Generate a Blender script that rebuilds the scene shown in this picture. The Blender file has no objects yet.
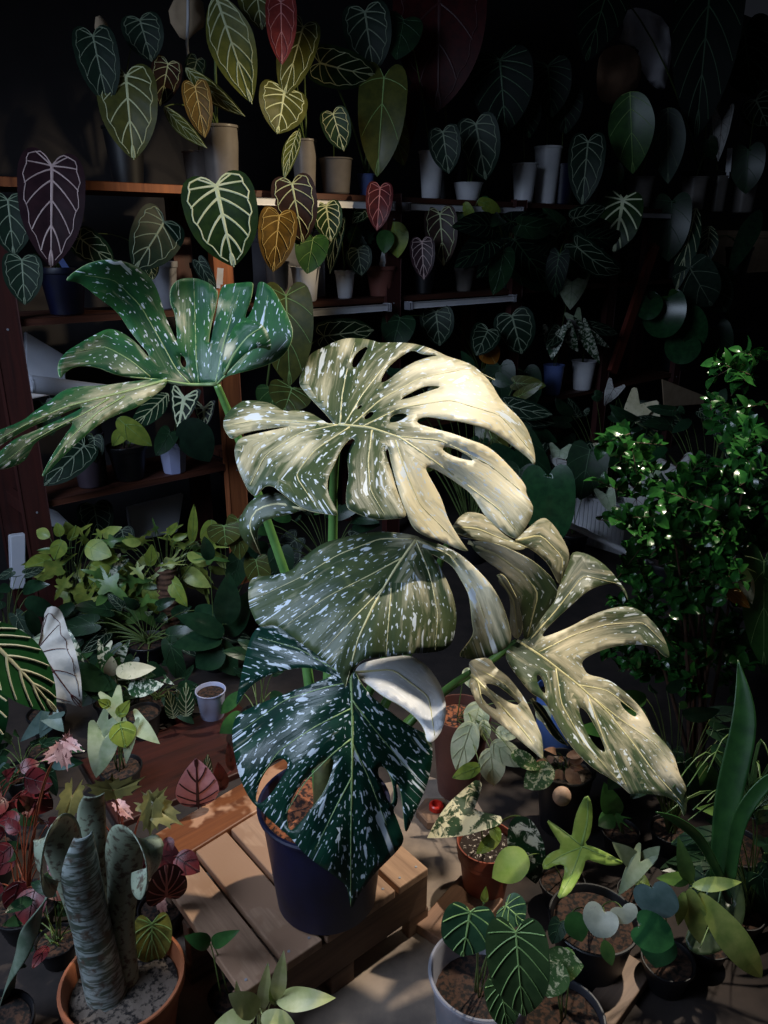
import bpy, bmesh, math, random
import numpy as np
from mathutils import Vector, Matrix, noise as mnoise
from mathutils.geometry import delaunay_2d_cdt
PI = math.pi
C = bpy.context.scene.collection
RNG = random.Random(7)

# ------------------------------------------------------------------ camera
F = 769.0
PITCH = math.radians(19.5)
CAM = Vector((0, 0, 1.5))
FWD = Vector((0, math.cos(PITCH), -math.sin(PITCH)))
UPV = Vector((0, math.sin(PITCH), math.cos(PITCH)))
RGT = Vector((1, 0, 0))
cd = bpy.data.cameras.new('camera'); co = bpy.data.objects.new('camera', cd); C.objects.link(co)
co.location = CAM; co.rotation_euler = (PI/2 - PITCH, 0, 0)
cd.sensor_fit = 'VERTICAL'; cd.sensor_height = 36; cd.sensor_width = 27; cd.lens = F/1024*36
cd.clip_start = 0.02
bpy.context.scene.camera = co

def ray(px, py):
    return FWD + RGT*((px-384)/F) + UPV*((512-py)/F)
def P(px, py, d):                       # the place seen at a pixel, d metres along the view axis
    return CAM + ray(px, py)*d
def PZ(px, py, z):                      # ... at height z
    r = ray(px, py)
    return CAM + r*((z-CAM.z)/r.z)
def dep(p):
    return (p-CAM).dot(FWD)
def proj(p):
    q = p-CAM; d = q.dot(FWD)
    return 384+F*q.dot(RGT)/d, 512-F*q.dot(UPV)/d
# the rack: front plane through A0 along DR, NR points into the room
A0 = Vector((-1.31, 2.67, 0)); DR = Vector((.755, .656, 0)).normalized(); NR = Vector((DR.y, -DR.x, 0))
def PS(px, py, off=0.0):
    r = ray(px, py)
    return CAM + r*(((A0+NR*off-CAM).dot(NR))/r.dot(NR))
def RK(t, off, z):                      # along the rack, out of its front plane, height
    return A0 + DR*t + NR*off + Vector((0, 0, z))

# ------------------------------------------------------------------ objects
def thing(name, label, cat, loc=(0, 0, 0), group=None):
    o = bpy.data.objects.new(name, None); C.objects.link(o); o.location = loc
    o.empty_display_size = .05
    o['label'] = label; o['category'] = cat
    if group: o['group'] = group
    return o
def tag(o, label, cat, group=None):
    o['label'] = label; o['category'] = cat
    if group: o['group'] = group
    return o
def origin(o):
    v = Vector(o.location)
    if o.parent: v += origin(o.parent)
    return v
def mesh_obj(name, verts, faces, mats, parent=None, loc=None, mi=None, smooth=True, uvs=None, attr=None):
    """verts in world coordinates; they are stored relative to the parent's (or own) base"""
    org = origin(parent) if parent else Vector(loc or (0, 0, 0))
    me = bpy.data.meshes.new(name)
    me.from_pydata([tuple(Vector(v)-org) for v in verts], [], faces)
    for m in (mats if isinstance(mats, (list, tuple)) else [mats]): me.materials.append(m)
    if mi is not None: me.polygons.foreach_set('material_index', mi)
    if smooth: me.polygons.foreach_set('use_smooth', [True]*len(me.polygons))
    if uvs is not None:
        ul = me.uv_layers.new(name='flow'); ul.data.foreach_set('uv', [c for q in uvs for c in q])
    if attr is not None:
        a = me.attributes.new('pale', 'FLOAT', 'POINT'); a.data.foreach_set('value', attr)
    me.update()
    o = bpy.data.objects.new(name, me); C.objects.link(o)
    if parent: o.parent = parent
    else: o.location = org
    return o
class MB:
    def __init__(s): s.v = []; s.f = []; s.m = []
    def add(s, v, f, m=0):
        n = len(s.v); s.v += [Vector(x) for x in v]; s.f += [tuple(i+n for i in q) for q in f]; s.m += [m]*len(f)
    def box(s, c, ax, ay, az, m=0, bev=0.0):
        bm = bmesh.new(); bmesh.ops.create_cube(bm, size=1)
        c = Vector(c); ax = Vector(ax); ay = Vector(ay); az = Vector(az)
        for v in bm.verts: v.co = c + ax*v.co.x + ay*v.co.y + az*v.co.z
        if bev: bmesh.ops.bevel(bm, geom=bm.edges[:], offset=bev, segments=2, affect='EDGES', profile=.5)
        bmesh.ops.recalc_face_normals(bm, faces=bm.faces[:])
        bm.verts.index_update()
        s.add([v.co.copy() for v in bm.verts], [[v.index for v in f.verts] for f in bm.faces], m); bm.free()
    def tube(s, pts, r, n=6, m=0, cap=True):
        pts = [Vector(p) for p in pts]; k = len(pts)
        rs = r if isinstance(r, (list, tuple)) else [r]*k
        V = []; prev = None
        for i, p in enumerate(pts):
            t = (pts[min(i+1, k-1)]-pts[max(i-1, 0)])
            if t.length < 1e-9: t = Vector((0, 0, 1))
            t.normalize()
            a = prev if prev is not None else (Vector((0, 0, 1)) if abs(t.z) < .9 else Vector((1, 0, 0)))
            b = t.cross(a)
            if b.length < 1e-6: b = t.orthogonal()
            b.normalize(); a = b.cross(t).normalized(); prev = a
            for j in range(n):
                an = 2*PI*j/n; V.append(p+(a*math.cos(an)+b*math.sin(an))*rs[i])
        Fc = [(i*n+j, i*n+(j+1) % n, (i+1)*n+(j+1) % n, (i+1)*n+j) for i in range(k-1) for j in range(n)]
        if cap: Fc += [tuple(range(n-1, -1, -1)), tuple((k-1)*n+j for j in range(n))]
        s.add(V, Fc, m)
    def lathe(s, prof, c, n=32, m=0, sq=0.0, rot=0.0):
        c = Vector(c); V = []; k = len(prof)
        for r, z in prof:
            for j in range(n):
                an = 2*PI*j/n+rot
                V.append(c+Vector((r*math.cos(an), r*math.sin(an), z)))
        Fc = [(i*n+j, i*n+(j+1) % n, (i+1)*n+(j+1) % n, (i+1)*n+j) for i in range(k-1) for j in range(n)]
        s.add(V, Fc, m)
        b = len(s.v)-len(V)
        if prof[0][0] > 1e-6:
            s.f.append(tuple(b+j for j in range(n-1, -1, -1))); s.m.append(m)
        if prof[-1][0] > 1e-6:
            s.f.append(tuple(b+(k-1)*n+j for j in range(n))); s.m.append(m)
    def build(s, name, mats, parent=None, loc=None, smooth=False):
        return mesh_obj(name, s.v, s.f, mats, parent, loc, s.m, smooth)
def autosmooth(o, deg=40):
    for p in o.data.polygons: p.use_smooth = True
    m = o.data
    bm = bmesh.new(); bm.from_mesh(m)
    for e in bm.edges:
        if len(e.link_faces) == 2 and e.calc_face_angle(0) > math.radians(deg): e.smooth = False
    bm.to_mesh(m); bm.free()
    return o

# ------------------------------------------------------------------ materials
MATS = {}
def srgb(c):
    return tuple((x/12.92 if x <= .04045 else ((x+.055)/1.055)**2.4) for x in [v/255 for v in c])
def newmat(key):
    m = bpy.data.materials.new(key); m.use_nodes = True
    nt = m.node_tree; b = nt.nodes['Principled BSDF']
    return m, nt, b
def nd(nt, t, **kw):
    n = nt.nodes.new(t)
    for k, v in kw.items(): setattr(n, k, v)
    return n
def rgba(c): return (c[0], c[1], c[2], 1)
def mixc(nt, fac, a, b):
    n = nd(nt, 'ShaderNodeMix', data_type='RGBA')
    for s, v in ((n.inputs[0], fac), (n.inputs[6], a), (n.inputs[7], b)):
        if hasattr(v, 'links') or hasattr(v, 'is_output'): nt.links.new(v, s)
        elif isinstance(v, (int, float)): s.default_value = v
        else: s.default_value = rgba(v)
    return n.outputs[2]
def ramp(nt, src, lo, hi):
    n = nd(nt, 'ShaderNodeMapRange'); n.inputs[1].default_value = lo; n.inputs[2].default_value = hi
    nt.links.new(src, n.inputs[0]); return n.outputs[0]
def noise_n(nt, vec, scale, detail=3, rough=.55, dist=0):
    n = nd(nt, 'ShaderNodeTexNoise'); n.inputs['Scale'].default_value = scale; n.inputs['Detail'].default_value = detail
    n.inputs['Roughness'].default_value = rough; n.inputs['Distortion'].default_value = dist
    if vec is not None: nt.links.new(vec, n.inputs['Vector'])
    return n.outputs[0]
def objco(nt): return nd(nt, 'ShaderNodeTexCoord').outputs['Object']
def scaled(nt, vec, s):
    n = nd(nt, 'ShaderNodeMapping'); n.inputs['Scale'].default_value = s; nt.links.new(vec, n.inputs[0]); return n.outputs[0]
def bump(nt, b, h, strength, dist=.002):
    n = nd(nt, 'ShaderNodeBump'); n.inputs['Strength'].default_value = strength; n.inputs['Distance'].default_value = dist
    nt.links.new(h, n.inputs['Height']); nt.links.new(n.outputs[0], b.inputs['Normal'])
def plain(key, c, rough=.6, c2=None, scale=20, spec=.5, metal=0, bmp=0.0, stretch=(1, 1, 1), lo=.35, hi=.65):
    if key in MATS: return MATS[key]
    m, nt, b = newmat(key)
    v = scaled(nt, objco(nt), stretch)
    n = noise_n(nt, v, scale, 5, .6)
    c = srgb(c); c2 = srgb(c2) if c2 else tuple(x*.75 for x in c)
    nt.links.new(mixc(nt, ramp(nt, n, lo, hi), c, c2), b.inputs['Base Color'])
    b.inputs['Roughness'].default_value = rough; b.inputs['Metallic'].default_value = metal
    b.inputs['Specular IOR Level'].default_value = spec
    if bmp: bump(nt, b, n, bmp)
    MATS[key] = m; return m
def leafm(key, c, c2=None, c3=None, rough=.38, scale=28, cover=.5, spec=.5, trans=.0):
    """leaf blade: two greens in soft mottling, c3 = splashes of a third colour over 'cover' of the blade"""
    if key in MATS: return MATS[key]
    m, nt, b = newmat(key)
    v = objco(nt)
    c = srgb(c); c2 = srgb(c2) if c2 else tuple(x*.6 for x in c)
    n = noise_n(nt, v, scale, 4, .6)
    col = mixc(nt, ramp(nt, n, .35, .65), c, c2)
    if c3:
        n3 = noise_n(nt, v, scale*2.2, 5, .65, .6)
        t = .5+(.5-cover)*.55
        col = mixc(nt, ramp(nt, n3, t-.03, t+.03), col, srgb(c3))
    nt.links.new(col, b.inputs['Base Color'])
    b.inputs['Roughness'].default_value = rough; b.inputs['Specular IOR Level'].default_value = spec*(.5 if key.startswith('velvet') else .85)
    bump(nt, b, noise_n(nt, v, scale*5, 2), .15, .001)
    if trans:
        tr = nd(nt, 'ShaderNodeBsdfTranslucent'); nt.links.new(col, tr.inputs[0])
        mx = nd(nt, 'ShaderNodeMixShader'); mx.inputs[0].default_value = trans
        out = nt.nodes['Material Output']
        nt.links.new(b.outputs[0], mx.inputs[1]); nt.links.new(tr.outputs[0], mx.inputs[2]); nt.links.new(mx.outputs[0], out.inputs[0])
    MATS[key] = m; return m
def clearm(key, tint, fac=.45, rough=.25):
    if key in MATS: return MATS[key]
    m, nt, b = newmat(key)
    b.inputs['Base Color'].default_value = rgba(srgb(tint)); b.inputs['Roughness'].default_value = rough
    t = nd(nt, 'ShaderNodeBsdfTransparent'); t.inputs[0].default_value = rgba(srgb(tint))
    mx = nd(nt, 'ShaderNodeMixShader')
    n = noise_n(nt, objco(nt), 14, 3)
    mp = nd(nt, 'ShaderNodeMapRange'); mp.inputs[3].default_value = fac-.12; mp.inputs[4].default_value = fac+.12
    nt.links.new(n, mp.inputs[0]); nt.links.new(mp.outputs[0], mx.inputs[0])
    out = nt.nodes['Material Output']
    nt.links.new(t.outputs[0], mx.inputs[1]); nt.links.new(b.outputs[0], mx.inputs[2]); nt.links.new(mx.outputs[0], out.inputs[0])
    MATS[key] = m; return m
def woodm(key, c, c2, axis, rough=.6, worn=None):
    """grain runs along 'axis' (world direction)"""
    if key in MATS: return MATS[key]
    m, nt, b = newmat(key)
    ang = math.atan2(axis[1], axis[0])
    mp = nd(nt, 'ShaderNodeMapping', vector_type='TEXTURE'); mp.inputs['Rotation'].default_value = (0, 0, ang)
    nt.links.new(objco(nt), mp.inputs[0])
    st = (3, 45, 45) if abs(axis[2]) < .5 else (45, 45, 3)
    v = scaled(nt, mp.outputs[0], st)
    n = noise_n(nt, v, 1, 6, .65, .4)
    n2 = noise_n(nt, objco(nt), 5, 4)
    col = mixc(nt, ramp(nt, n, .3, .7), srgb(c), srgb(c2))
    if worn:
        col = mixc(nt, ramp(nt, n2, .5, .53), col, srgb(worn))
    nt.links.new(col, b.inputs['Base Color']); b.inputs['Roughness'].default_value = rough
    bump(nt, b, n, .35, .002)
    MATS[key] = m; return m

def variegated(key, green=(14, 58, 42), green2=(34, 84, 52), cream=(232, 222, 188), white=(214, 224, 232), speck=.5, streak=.5, rough=.47):
    """monstera blade: streaks and specks follow the lobes' veins (UV 'flow'); 'pale' holds its cream sectors and painted sunlight"""
    if key in MATS: return MATS[key]
    m, nt, b = newmat(key)
    uv = nd(nt, 'ShaderNodeUVMap', uv_map='flow').outputs[0]
    at = nd(nt, 'ShaderNodeAttribute', attribute_name='pale').outputs['Fac']
    base = mixc(nt, ramp(nt, noise_n(nt, scaled(nt, uv, (5, 1.2, 1)), 1, 4), .35, .65), srgb(green), srgb(green2))
    # cream sectors and painted sunlight, mottled along the veins
    nz = noise_n(nt, scaled(nt, uv, (9, 1.1, 1)), 1.3, 5, .62)
    ad = nd(nt, 'ShaderNodeMath', operation='ADD'); nt.links.new(nz, ad.inputs[0])
    ml = nd(nt, 'ShaderNodeMath', operation='MULTIPLY'); nt.links.new(at, ml.inputs[0]); ml.inputs[1].default_value = .62
    nt.links.new(ml.outputs[0], ad.inputs[1])
    col = mixc(nt, ramp(nt, ad.outputs[0], .62, 1.02), base, srgb(cream))
    # long white streaks
    s1 = noise_n(nt, scaled(nt, uv, (11, 2.0, 1)), 1, 3, .5, .3)
    col = mixc(nt, ramp(nt, s1, .715-.10*streak, .73-.10*streak), col, srgb(white))
    # small specks
    s2 = noise_n(nt, scaled(nt, uv, (38, 11, 1)), 1, 2, .5)
    col = mixc(nt, ramp(nt, s2, .68-.10*speck, .71-.10*speck), col, srgb(white))
    nt.links.new(col, b.inputs['Base Color'])
    b.inputs['Roughness'].default_value = rough
    bump(nt, b, noise_n(nt, scaled(nt, uv, (14, 1.0, 1)), 1.2, 3), .35, .004)
    tr = nd(nt, 'ShaderNodeBsdfTranslucent'); nt.links.new(col, tr.inputs[0])
    mx = nd(nt, 'ShaderNodeMixShader'); mx.inputs[0].default_value = .12
    out = nt.nodes['Material Output']
    nt.links.new(b.outputs[0], mx.inputs[1]); nt.links.new(tr.outputs[0], mx.inputs[2]); nt.links.new(mx.outputs[0], out.inputs[0])
    MATS[key] = m; return m

# ------------------------------------------------------------------ leaves traced from outlines
def tps(ctrl):
    A = np.array(ctrl, float); X = A[:, :2]/100; y = A[:, 2]; n = len(A)
    def U(r2): return np.where(r2 > 1e-12, r2*np.log(np.maximum(r2, 1e-12)), 0)
    r2 = ((X[:, None]-X[None])**2).sum(-1)
    K = U(r2)+np.eye(n)*.02
    Pm = np.c_[np.ones(n), X]
    M = np.zeros((n+3, n+3)); M[:n, :n] = K; M[:n, n:] = Pm; M[n:, :n] = Pm.T
    w = np.linalg.solve(M, np.r_[y, 0, 0, 0])
    def f(q):
        q = np.atleast_2d(np.array(q, float))/100
        r2 = ((q[:, None]-X[None])**2).sum(-1)
        return U(r2)@w[:n]+np.c_[np.ones(len(q)), q]@w[n:]
    return f
def chaikin(p, it=2):
    for _ in range(it):
        q = []
        for i in range(len(p)):
            a = p[i]; b = p[(i+1) % len(p)]
            q += [(a[0]*.75+b[0]*.25, a[1]*.75+b[1]*.25), (a[0]*.25+b[0]*.75, a[1]*.25+b[1]*.75)]
        p = q
    return p
def resamp(p, step):
    out = []
    for i in range(len(p)):
        a = p[i]; b = p[(i+1) % len(p)]
        L = math.hypot(b[0]-a[0], b[1]-a[1]); n = max(1, int(L/step))
        for k in range(n): out.append((a[0]+(b[0]-a[0])*k/n, a[1]+(b[1]-a[1])*k/n))
    # thin out points that sit too close
    r = [out[0]]
    for q in out[1:]:
        if math.hypot(q[0]-r[-1][0], q[1]-r[-1][1]) > 1.2: r.append(q)
    return r
def inside(poly, X, Y):
    c = np.zeros(len(X), bool); n = len(poly)
    for i in range(n):
        x1, y1 = poly[i]; x2, y2 = poly[(i+1) % n]
        if y1 == y2: continue
        t = ((y1 > Y) != (y2 > Y)) & (X < (x2-x1)*(Y-y1)/(y2-y1)+x1)
        c ^= t
    return c
def Z(lst, x0, y0, s): return [(x0+x/s, y0+y/s) for x, y in lst]
def rib_field(ribs, pts):
    """nearest rib of each point: distance, signed distance, arc length, rib index"""
    pts = np.array(pts, float); best = np.full(len(pts), 1e9); sd = np.zeros(len(pts)); al = np.zeros(len(pts)); ix = np.zeros(len(pts), int)
    for k, rb in enumerate(ribs):
        acc = 0
        for i in range(len(rb)-1):
            a = np.array(rb[i]); b = np.array(rb[i+1]); d = b-a; L = np.hypot(*d)
            if L < 1e-6: continue
            t = np.clip(((pts-a)@d)/(L*L), 0, 1.0)
            q = a+t[:, None]*d; dist = np.hypot(*(pts-q).T)
            s = (d[0]*(pts[:, 1]-a[1])-d[1]*(pts[:, 0]-a[0]))/L
            u = dist < best
            best[u] = dist[u]; sd[u] = s[u]; al[u] = acc+t[u]*L; ix[u] = k
            acc += L
    return best, sd, al, ix
def sheet(outline, holes, ctrl, ribs, pale=(), step=6.5, bulge=.008, groove=.003, pale0=0.0, smooth=2):
    """one sheet of a traced leaf -> (verts, faces, uvs, pale, mat index)"""
    o = resamp(chaikin(outline, smooth), step*.8)
    hs = [resamp(chaikin(h, 2), step*.6) for h in holes]
    f = tps(ctrl)
    pts = list(o); edges = [(i, (i+1) % len(o)) for i in range(len(o))]
    for h in hs:
        n = len(pts); pts += h; edges += [(n+i, n+(i+1) % len(h)) for i in range(len(h))]
    B = np.array(pts)
    xs = np.arange(B[:, 0].min(), B[:, 0].max(), step); ys = np.arange(B[:, 1].min(), B[:, 1].max(), step*.87)
    G = np.array([(x+(step/2 if j % 2 else 0), y) for j, y in enumerate(ys) for x in xs])
    keep = inside(o, G[:, 0], G[:, 1])
    for h in hs: keep &= ~inside(h, G[:, 0], G[:, 1])
    G = G[keep]
    if len(G):
        d = np.sqrt(((G[:, None]-B[None])**2).sum(-1)).min(1); G = G[d > step*.5]
    allp = [Vector((float(a), float(b))) for a, b in pts]+[Vector((float(a), float(b))) for a, b in G]
    vo, eo, fo, *_ = delaunay_2d_cdt(allp, edges, [], 0, 1e-4)
    V = np.array([(v.x, v.y) for v in vo])
    cen = np.array([V[list(t)].mean(0) for t in fo])
    k = inside(o, cen[:, 0], cen[:, 1])
    for h in hs: k &= ~inside(h, cen[:, 0], cen[:, 1])
    fo = [t for t, q in zip(fo, k) if q]; cen = cen[k]
    def depth(q):
        dist, _, _, _ = rib_field(ribs, q)
        return f(q)+groove*np.exp(-(dist/5)**2)-bulge*(1-np.exp(-(dist/22)**2))
    D = depth(V)
    verts = [P(V[i, 0], V[i, 1], float(D[i])) for i in range(len(V))]
    _, _, _, ci = rib_field(ribs, cen)
    uvs = []
    per = {}
    for rb in range(len(ribs)):
        per[rb] = rib_field([ribs[rb]], V)
    faces = []
    for t, r in zip(fo, ci):
        t = tuple(t); a, b, c = (verts[i] for i in t)
        if (b-a).cross(c-a).dot(CAM-a) < 0: t = t[::-1]
        faces.append(t)
        for i in t: uvs.append((per[r][1][i]/100+r*3.7, per[r][2][i]/100+r*1.3))
    pl = np.full(len(V), pale0)
    for (x, y, rad, am) in pale: pl += am*np.exp(-(((V[:, 0]-x)**2+(V[:, 1]-y)**2)/rad**2))
    mi = [0]*len(faces)
    # raised ribs
    for k_, rb in enumerate(ribs):
        q = []
        for i in range(len(rb)-1):
            a, b = rb[i], rb[i+1]; L = math.hypot(b[0]-a[0], b[1]-a[1]); n = max(1, int(L/6))
            q += [(a[0]+(b[0]-a[0])*j/n, a[1]+(b[1]-a[1])*j/n) for j in range(n)]
        q.append(rb[-1])
        q = np.array(q)
        if len(q) > 5: q[1:-1] = (q[:-2]+q[1:-1]*2+q[2:])/4
        dq = depth(q); n0 = len(verts); w0 = 1.9 if k_ == 0 else 1.0
        for i in range(len(q)):
            t = q[min(i+1, len(q)-1)]-q[max(i-1, 0)]; t = t/(np.hypot(*t)+1e-9); nn = np.array((-t[1], t[0]))
            w = w0*(1-.75*i/(len(q)-1))
            for s, lift in ((-1, .0004), (0, .0014), (1, .0004)):
                pp = q[i]+nn*w*s; verts.append(P(pp[0], pp[1], float(dq[i])-lift))
        for i in range(len(q)-1):
            for s in (0, 1):
                a = n0+i*3+s; tq = (a, a+1, a+4, a+3)
                va, vb, vc = verts[tq[0]], verts[tq[1]], verts[tq[2]]
                if (vb-va).cross(vc-va).dot(CAM-va) < 0: tq = tq[::-1]
                faces.append(tq); mi.append(1); uvs += [(0, 0)]*4
        pl = np.r_[pl, np.zeros(len(q)*3)]
    return verts, faces, uvs, list(map(float, pl)), mi
def traced_leaf(name, sheets, mats, parent, thick=.0016):
    V = []; Fc = []; U = []; A = []; M = []
    for v, f, u, a, m in sheets:
        n = len(V); V += v; Fc += [tuple(i+n for i in t) for t in f]; U += u; A += a; M += m
    o = mesh_obj(name, V, Fc, mats, parent, None, M, True, U, A)
    s = o.modifiers.new('thickness', 'SOLIDIFY'); s.thickness = thick; s.offset = -1; s.use_rim = True
    s.material_offset_rim = 1
    return o

# ------------------------------------------------------------------ leaves by kind
def palmate(n, inner, back=150, tipw=1.0):
    """radial lobes around the leaf base, from the back to the tip"""
    out = []; angs = [back*(1-i/(n-1)) for i in range(n)]
    for i, a in enumerate(angs):
        r = 1.0 if i == n-1 else .62+.33*(i/(n-1))
        th = math.radians(a); out.append((0, r*math.sin(th)*tipw, r*math.cos(th)))
        if i < n-1:
            th = math.radians((a+angs[i+1])/2); out.append((0, r*inner*math.sin(th)*tipw, r*inner*math.cos(th)))
    return [(0, 0, 0)]+out
KINDS = {
 'heart': [(0, 0, .015), (0, .2, -.10), (0, .5, -.155), (0, .82, -.10), (0, .98, .05), (.04, 1, .2), (.12, .98, .36), (.26, .89, .54), (.43, .7, .71), (.62, .44, .85), (.8, .19, .945), (1, 0, 1)],
 'ovate': [(0, 0, 0), (0, .38, .02), (.03, .72, .11), (.08, .95, .28), (.2, 1, .43), (.35, .87, .61), (.55, .58, .79), (.75, .26, .92), (1, 0, 1)],
 'lance': [(0, 0, 0), (0, .35, .04), (.06, .75, .18), (.2, 1, .38), (.4, .85, .62), (.65, .45, .84), (1, 0, 1)],
 'round': [(0, 0, .02), (0, .22, -.13), (0, .6, -.17), (0, .9, -.03), (.02, 1, .22), (.12, .96, .46), (.32, .78, .7), (.6, .45, .87), (.8, .2, .96), (1, 0, 1)],
 'arrow': [(0, 0, 0), (0, .22, -.1), (0, .7, -.36), (0, 1, -.32), (0, .95, -.1), (.04, .85, .1), (.18, .74, .32), (.4, .52, .57), (.65, .27, .8), (1, 0, 1)],
 'florida': [(0, 0, 0), (0, .18, -.12), (0, .55, -.42), (0, .5, -.15), (0, .28, .04), (.06, .6, .1), (.1, 1, .14), (.13, .72, .3), (.22, .28, .36), (.35, .27, .52), (.55, .27, .68), (.78, .16, .87), (1, 0, 1)],
 'begonia': palmate(6, .74), 'arms': palmate(4, .3, 140), 'disc': [(0, 0, .0), (0, .45, -.25), (0, .8, -.18), (0, 1, .1), (.05, 1, .4), (.15, .85, .68), (.3, .55, .9), (.6, .25, .98), (1, 0, 1)],
}
SHARP = {'florida', 'begonia', 'arms'}
OUT = {}
def outline_of(kind, M=22):
    if (kind, M) in OUT: return OUT[(kind, M)]
    pts = KINDS[kind]; n = len(pts); res = []
    for i in range(M):
        x = i/(M-1)*(n-1); k = min(int(x), n-2); t = x-k
        p0, p1, p2, p3 = (pts[max(k-1, 0)], pts[k], pts[k+1], pts[min(k+2, n-1)])
        te = .55 if kind in SHARP else 1
        def cr(a, b, c, d):
            lin = b+(c-b)*t
            cm = .5*(2*b+(c-a)*t+(2*a-5*b+4*c-d)*t*t+(3*b-a-3*c+d)*t**3)
            return lin*(1-te)+cm*te
        r = [cr(p0[j], p1[j], p2[j], p3[j]) for j in range(3)]
        r[1] = max(r[1], 0); r[0] = min(max(r[0], 0), 1)
        res.append(tuple(r))
    OUT[(kind, M)] = res
    return res
def leaf_geo(B, T, W, kind='heart', fold=.25, bend=.12, roll=0, veins=0, vw=.016, wave=.0, curl=0.0, quilt=0.0, asym=0, seed=0, face=None, M=None, marg=True):
    """B base, T tip (world), W width in metres -> verts, faces, material index (0 blade, 1 veins)"""
    M = M or (26 if veins else 18)
    ol = outline_of(kind, M); K = 5
    L = T-B; Lm = L.length; y = L/Lm
    view = (face if face is not None else (CAM-(B+T)/2)).normalized()
    x = y.cross(view); x.normalize(); nrm = x.cross(y)
    if roll:
        R = Matrix.Rotation(roll, 3, y); x = R@x; nrm = R@nrm
    h = W/2; rr = random.Random(seed); ph = rr.uniform(0, 6)
    vcols = [2+i*(M-5)/(max(veins, 2)-1) for i in range(veins)] if veins else []
    def surf(a, r, s):
        a = min(max(a, 0), M-1); k = min(int(a), M-2); t = a-k
        q = [ol[k][j]*(1-t)+ol[k+1][j]*t for j in range(3)]
        u = q[1]*r; v = q[0]+(q[2]-q[0])*r
        if q[2] > q[0]: v -= .10*r*(1-r)*(q[2]-q[0])*2.0
        z = fold*h*(u**1.3)*.5 + bend*Lm*4*max(v, -.2)*(1-v)*.5
        if curl: z -= curl*h*max(u-.45, 0)**2*2
        if wave: z += wave*h*math.sin(a*1.3+ph+s)*r*r
        if quilt and veins: z += quilt*h*abs(math.sin(PI*(a-2)/((M-5)/(veins-1))))*r*(1.1-r)
        return B + x*(s*u*h) + y*(v*Lm) + nrm*z, nrm
    V = []; Fc = []; mi = []
    idx = {}
    for s in (-1, 1):
        for i in range(M):
            for j in range(K+1):
                if j == 0 or i == M-1:
                    key = ('m', round(ol[i][0], 3) if i < M-1 else 1)
                    if key not in idx: idx[key] = len(V); V.append(surf(i, 0 if i < M-1 else 1, s)[0])
                    idx[(s, i, j)] = idx[key]
                elif i == 0:
                    key = ('s', j)
                    if key not in idx: idx[key] = len(V); V.append(surf(0, j/K, s)[0])
                    idx[(s, i, j)] = idx[key]
                else:
                    idx[(s, i, j)] = len(V); V.append(surf(i, j/K, s)[0])
        for i in range(M-1):
            for j in range(K):
                q = [idx[(s, i, j)], idx[(s, i+1, j)], idx[(s, i+1, j+1)], idx[(s, i, j+1)]]
                q2 = []
                for e in q:
                    if e not in q2: q2.append(e)
                if len(q2) < 3: continue
                if s == 1: q2 = q2[::-1]
                Fc.append(tuple(q2)); mi.append(0)
    def ribbon(path, w0, w1):
        n0 = len(V); k = len(path)
        for i, (p, nn) in enumerate(path):
            t = path[min(i+1, k-1)][0]-path[max(i-1, 0)][0]
            b = t.cross(nn)
            if b.length < 1e-9: b = x.copy()
            b.normalize(); w = w0+(w1-w0)*i/(k-1)
            e = .0016+W*.004
            V.append(p+b*w+nn*e*.4); V.append(p+nn*e*1.3); V.append(p-b*w+nn*e*.4)
        for i in range(k-1):
            for sft in (0, 1):
                a = n0+i*3+sft; Fc.append((a, a+3, a+4, a+1)); mi.append(1)
    if veins:
        w = W*vw
        mid = []
        for i in range(13):
            v = i/12; z = bend*Lm*4*v*(1-v)*.5
            mid.append((B+y*(v*Lm)+nrm*z, nrm))
        ribbon(mid, w*1.5, w*.4)
        for s in (-1, 1):
            for ci, a in enumerate(vcols):
                end = .8 if marg else .95
                lift = 1.2 if ol[min(int(a), M-1)][2] > 0 else .3
                path = [surf(a+lift*(t/6)**1.5*1.0, t/6*end, s) for t in range(7)]
                ribbon(path, w*.85, w*.5)
            if marg:
                path = [surf(2+(M-5)*t/22, .8+.04*math.sin(t*1.7+ph), s) for t in range(23)]
                ribbon(path, w*.6, w*.35)
    return V, Fc, mi
def arc(a, b, lift, n=9):
    m = (a+b)/2+lift
    return [a*(1-t)**2+m*2*t*(1-t)+b*t*t for t in [i/(n-1) for i in range(n)]]
STEM = {}
def stemm(c):
    return plain('stem_%d_%d_%d' % c, c, .5)

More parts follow.
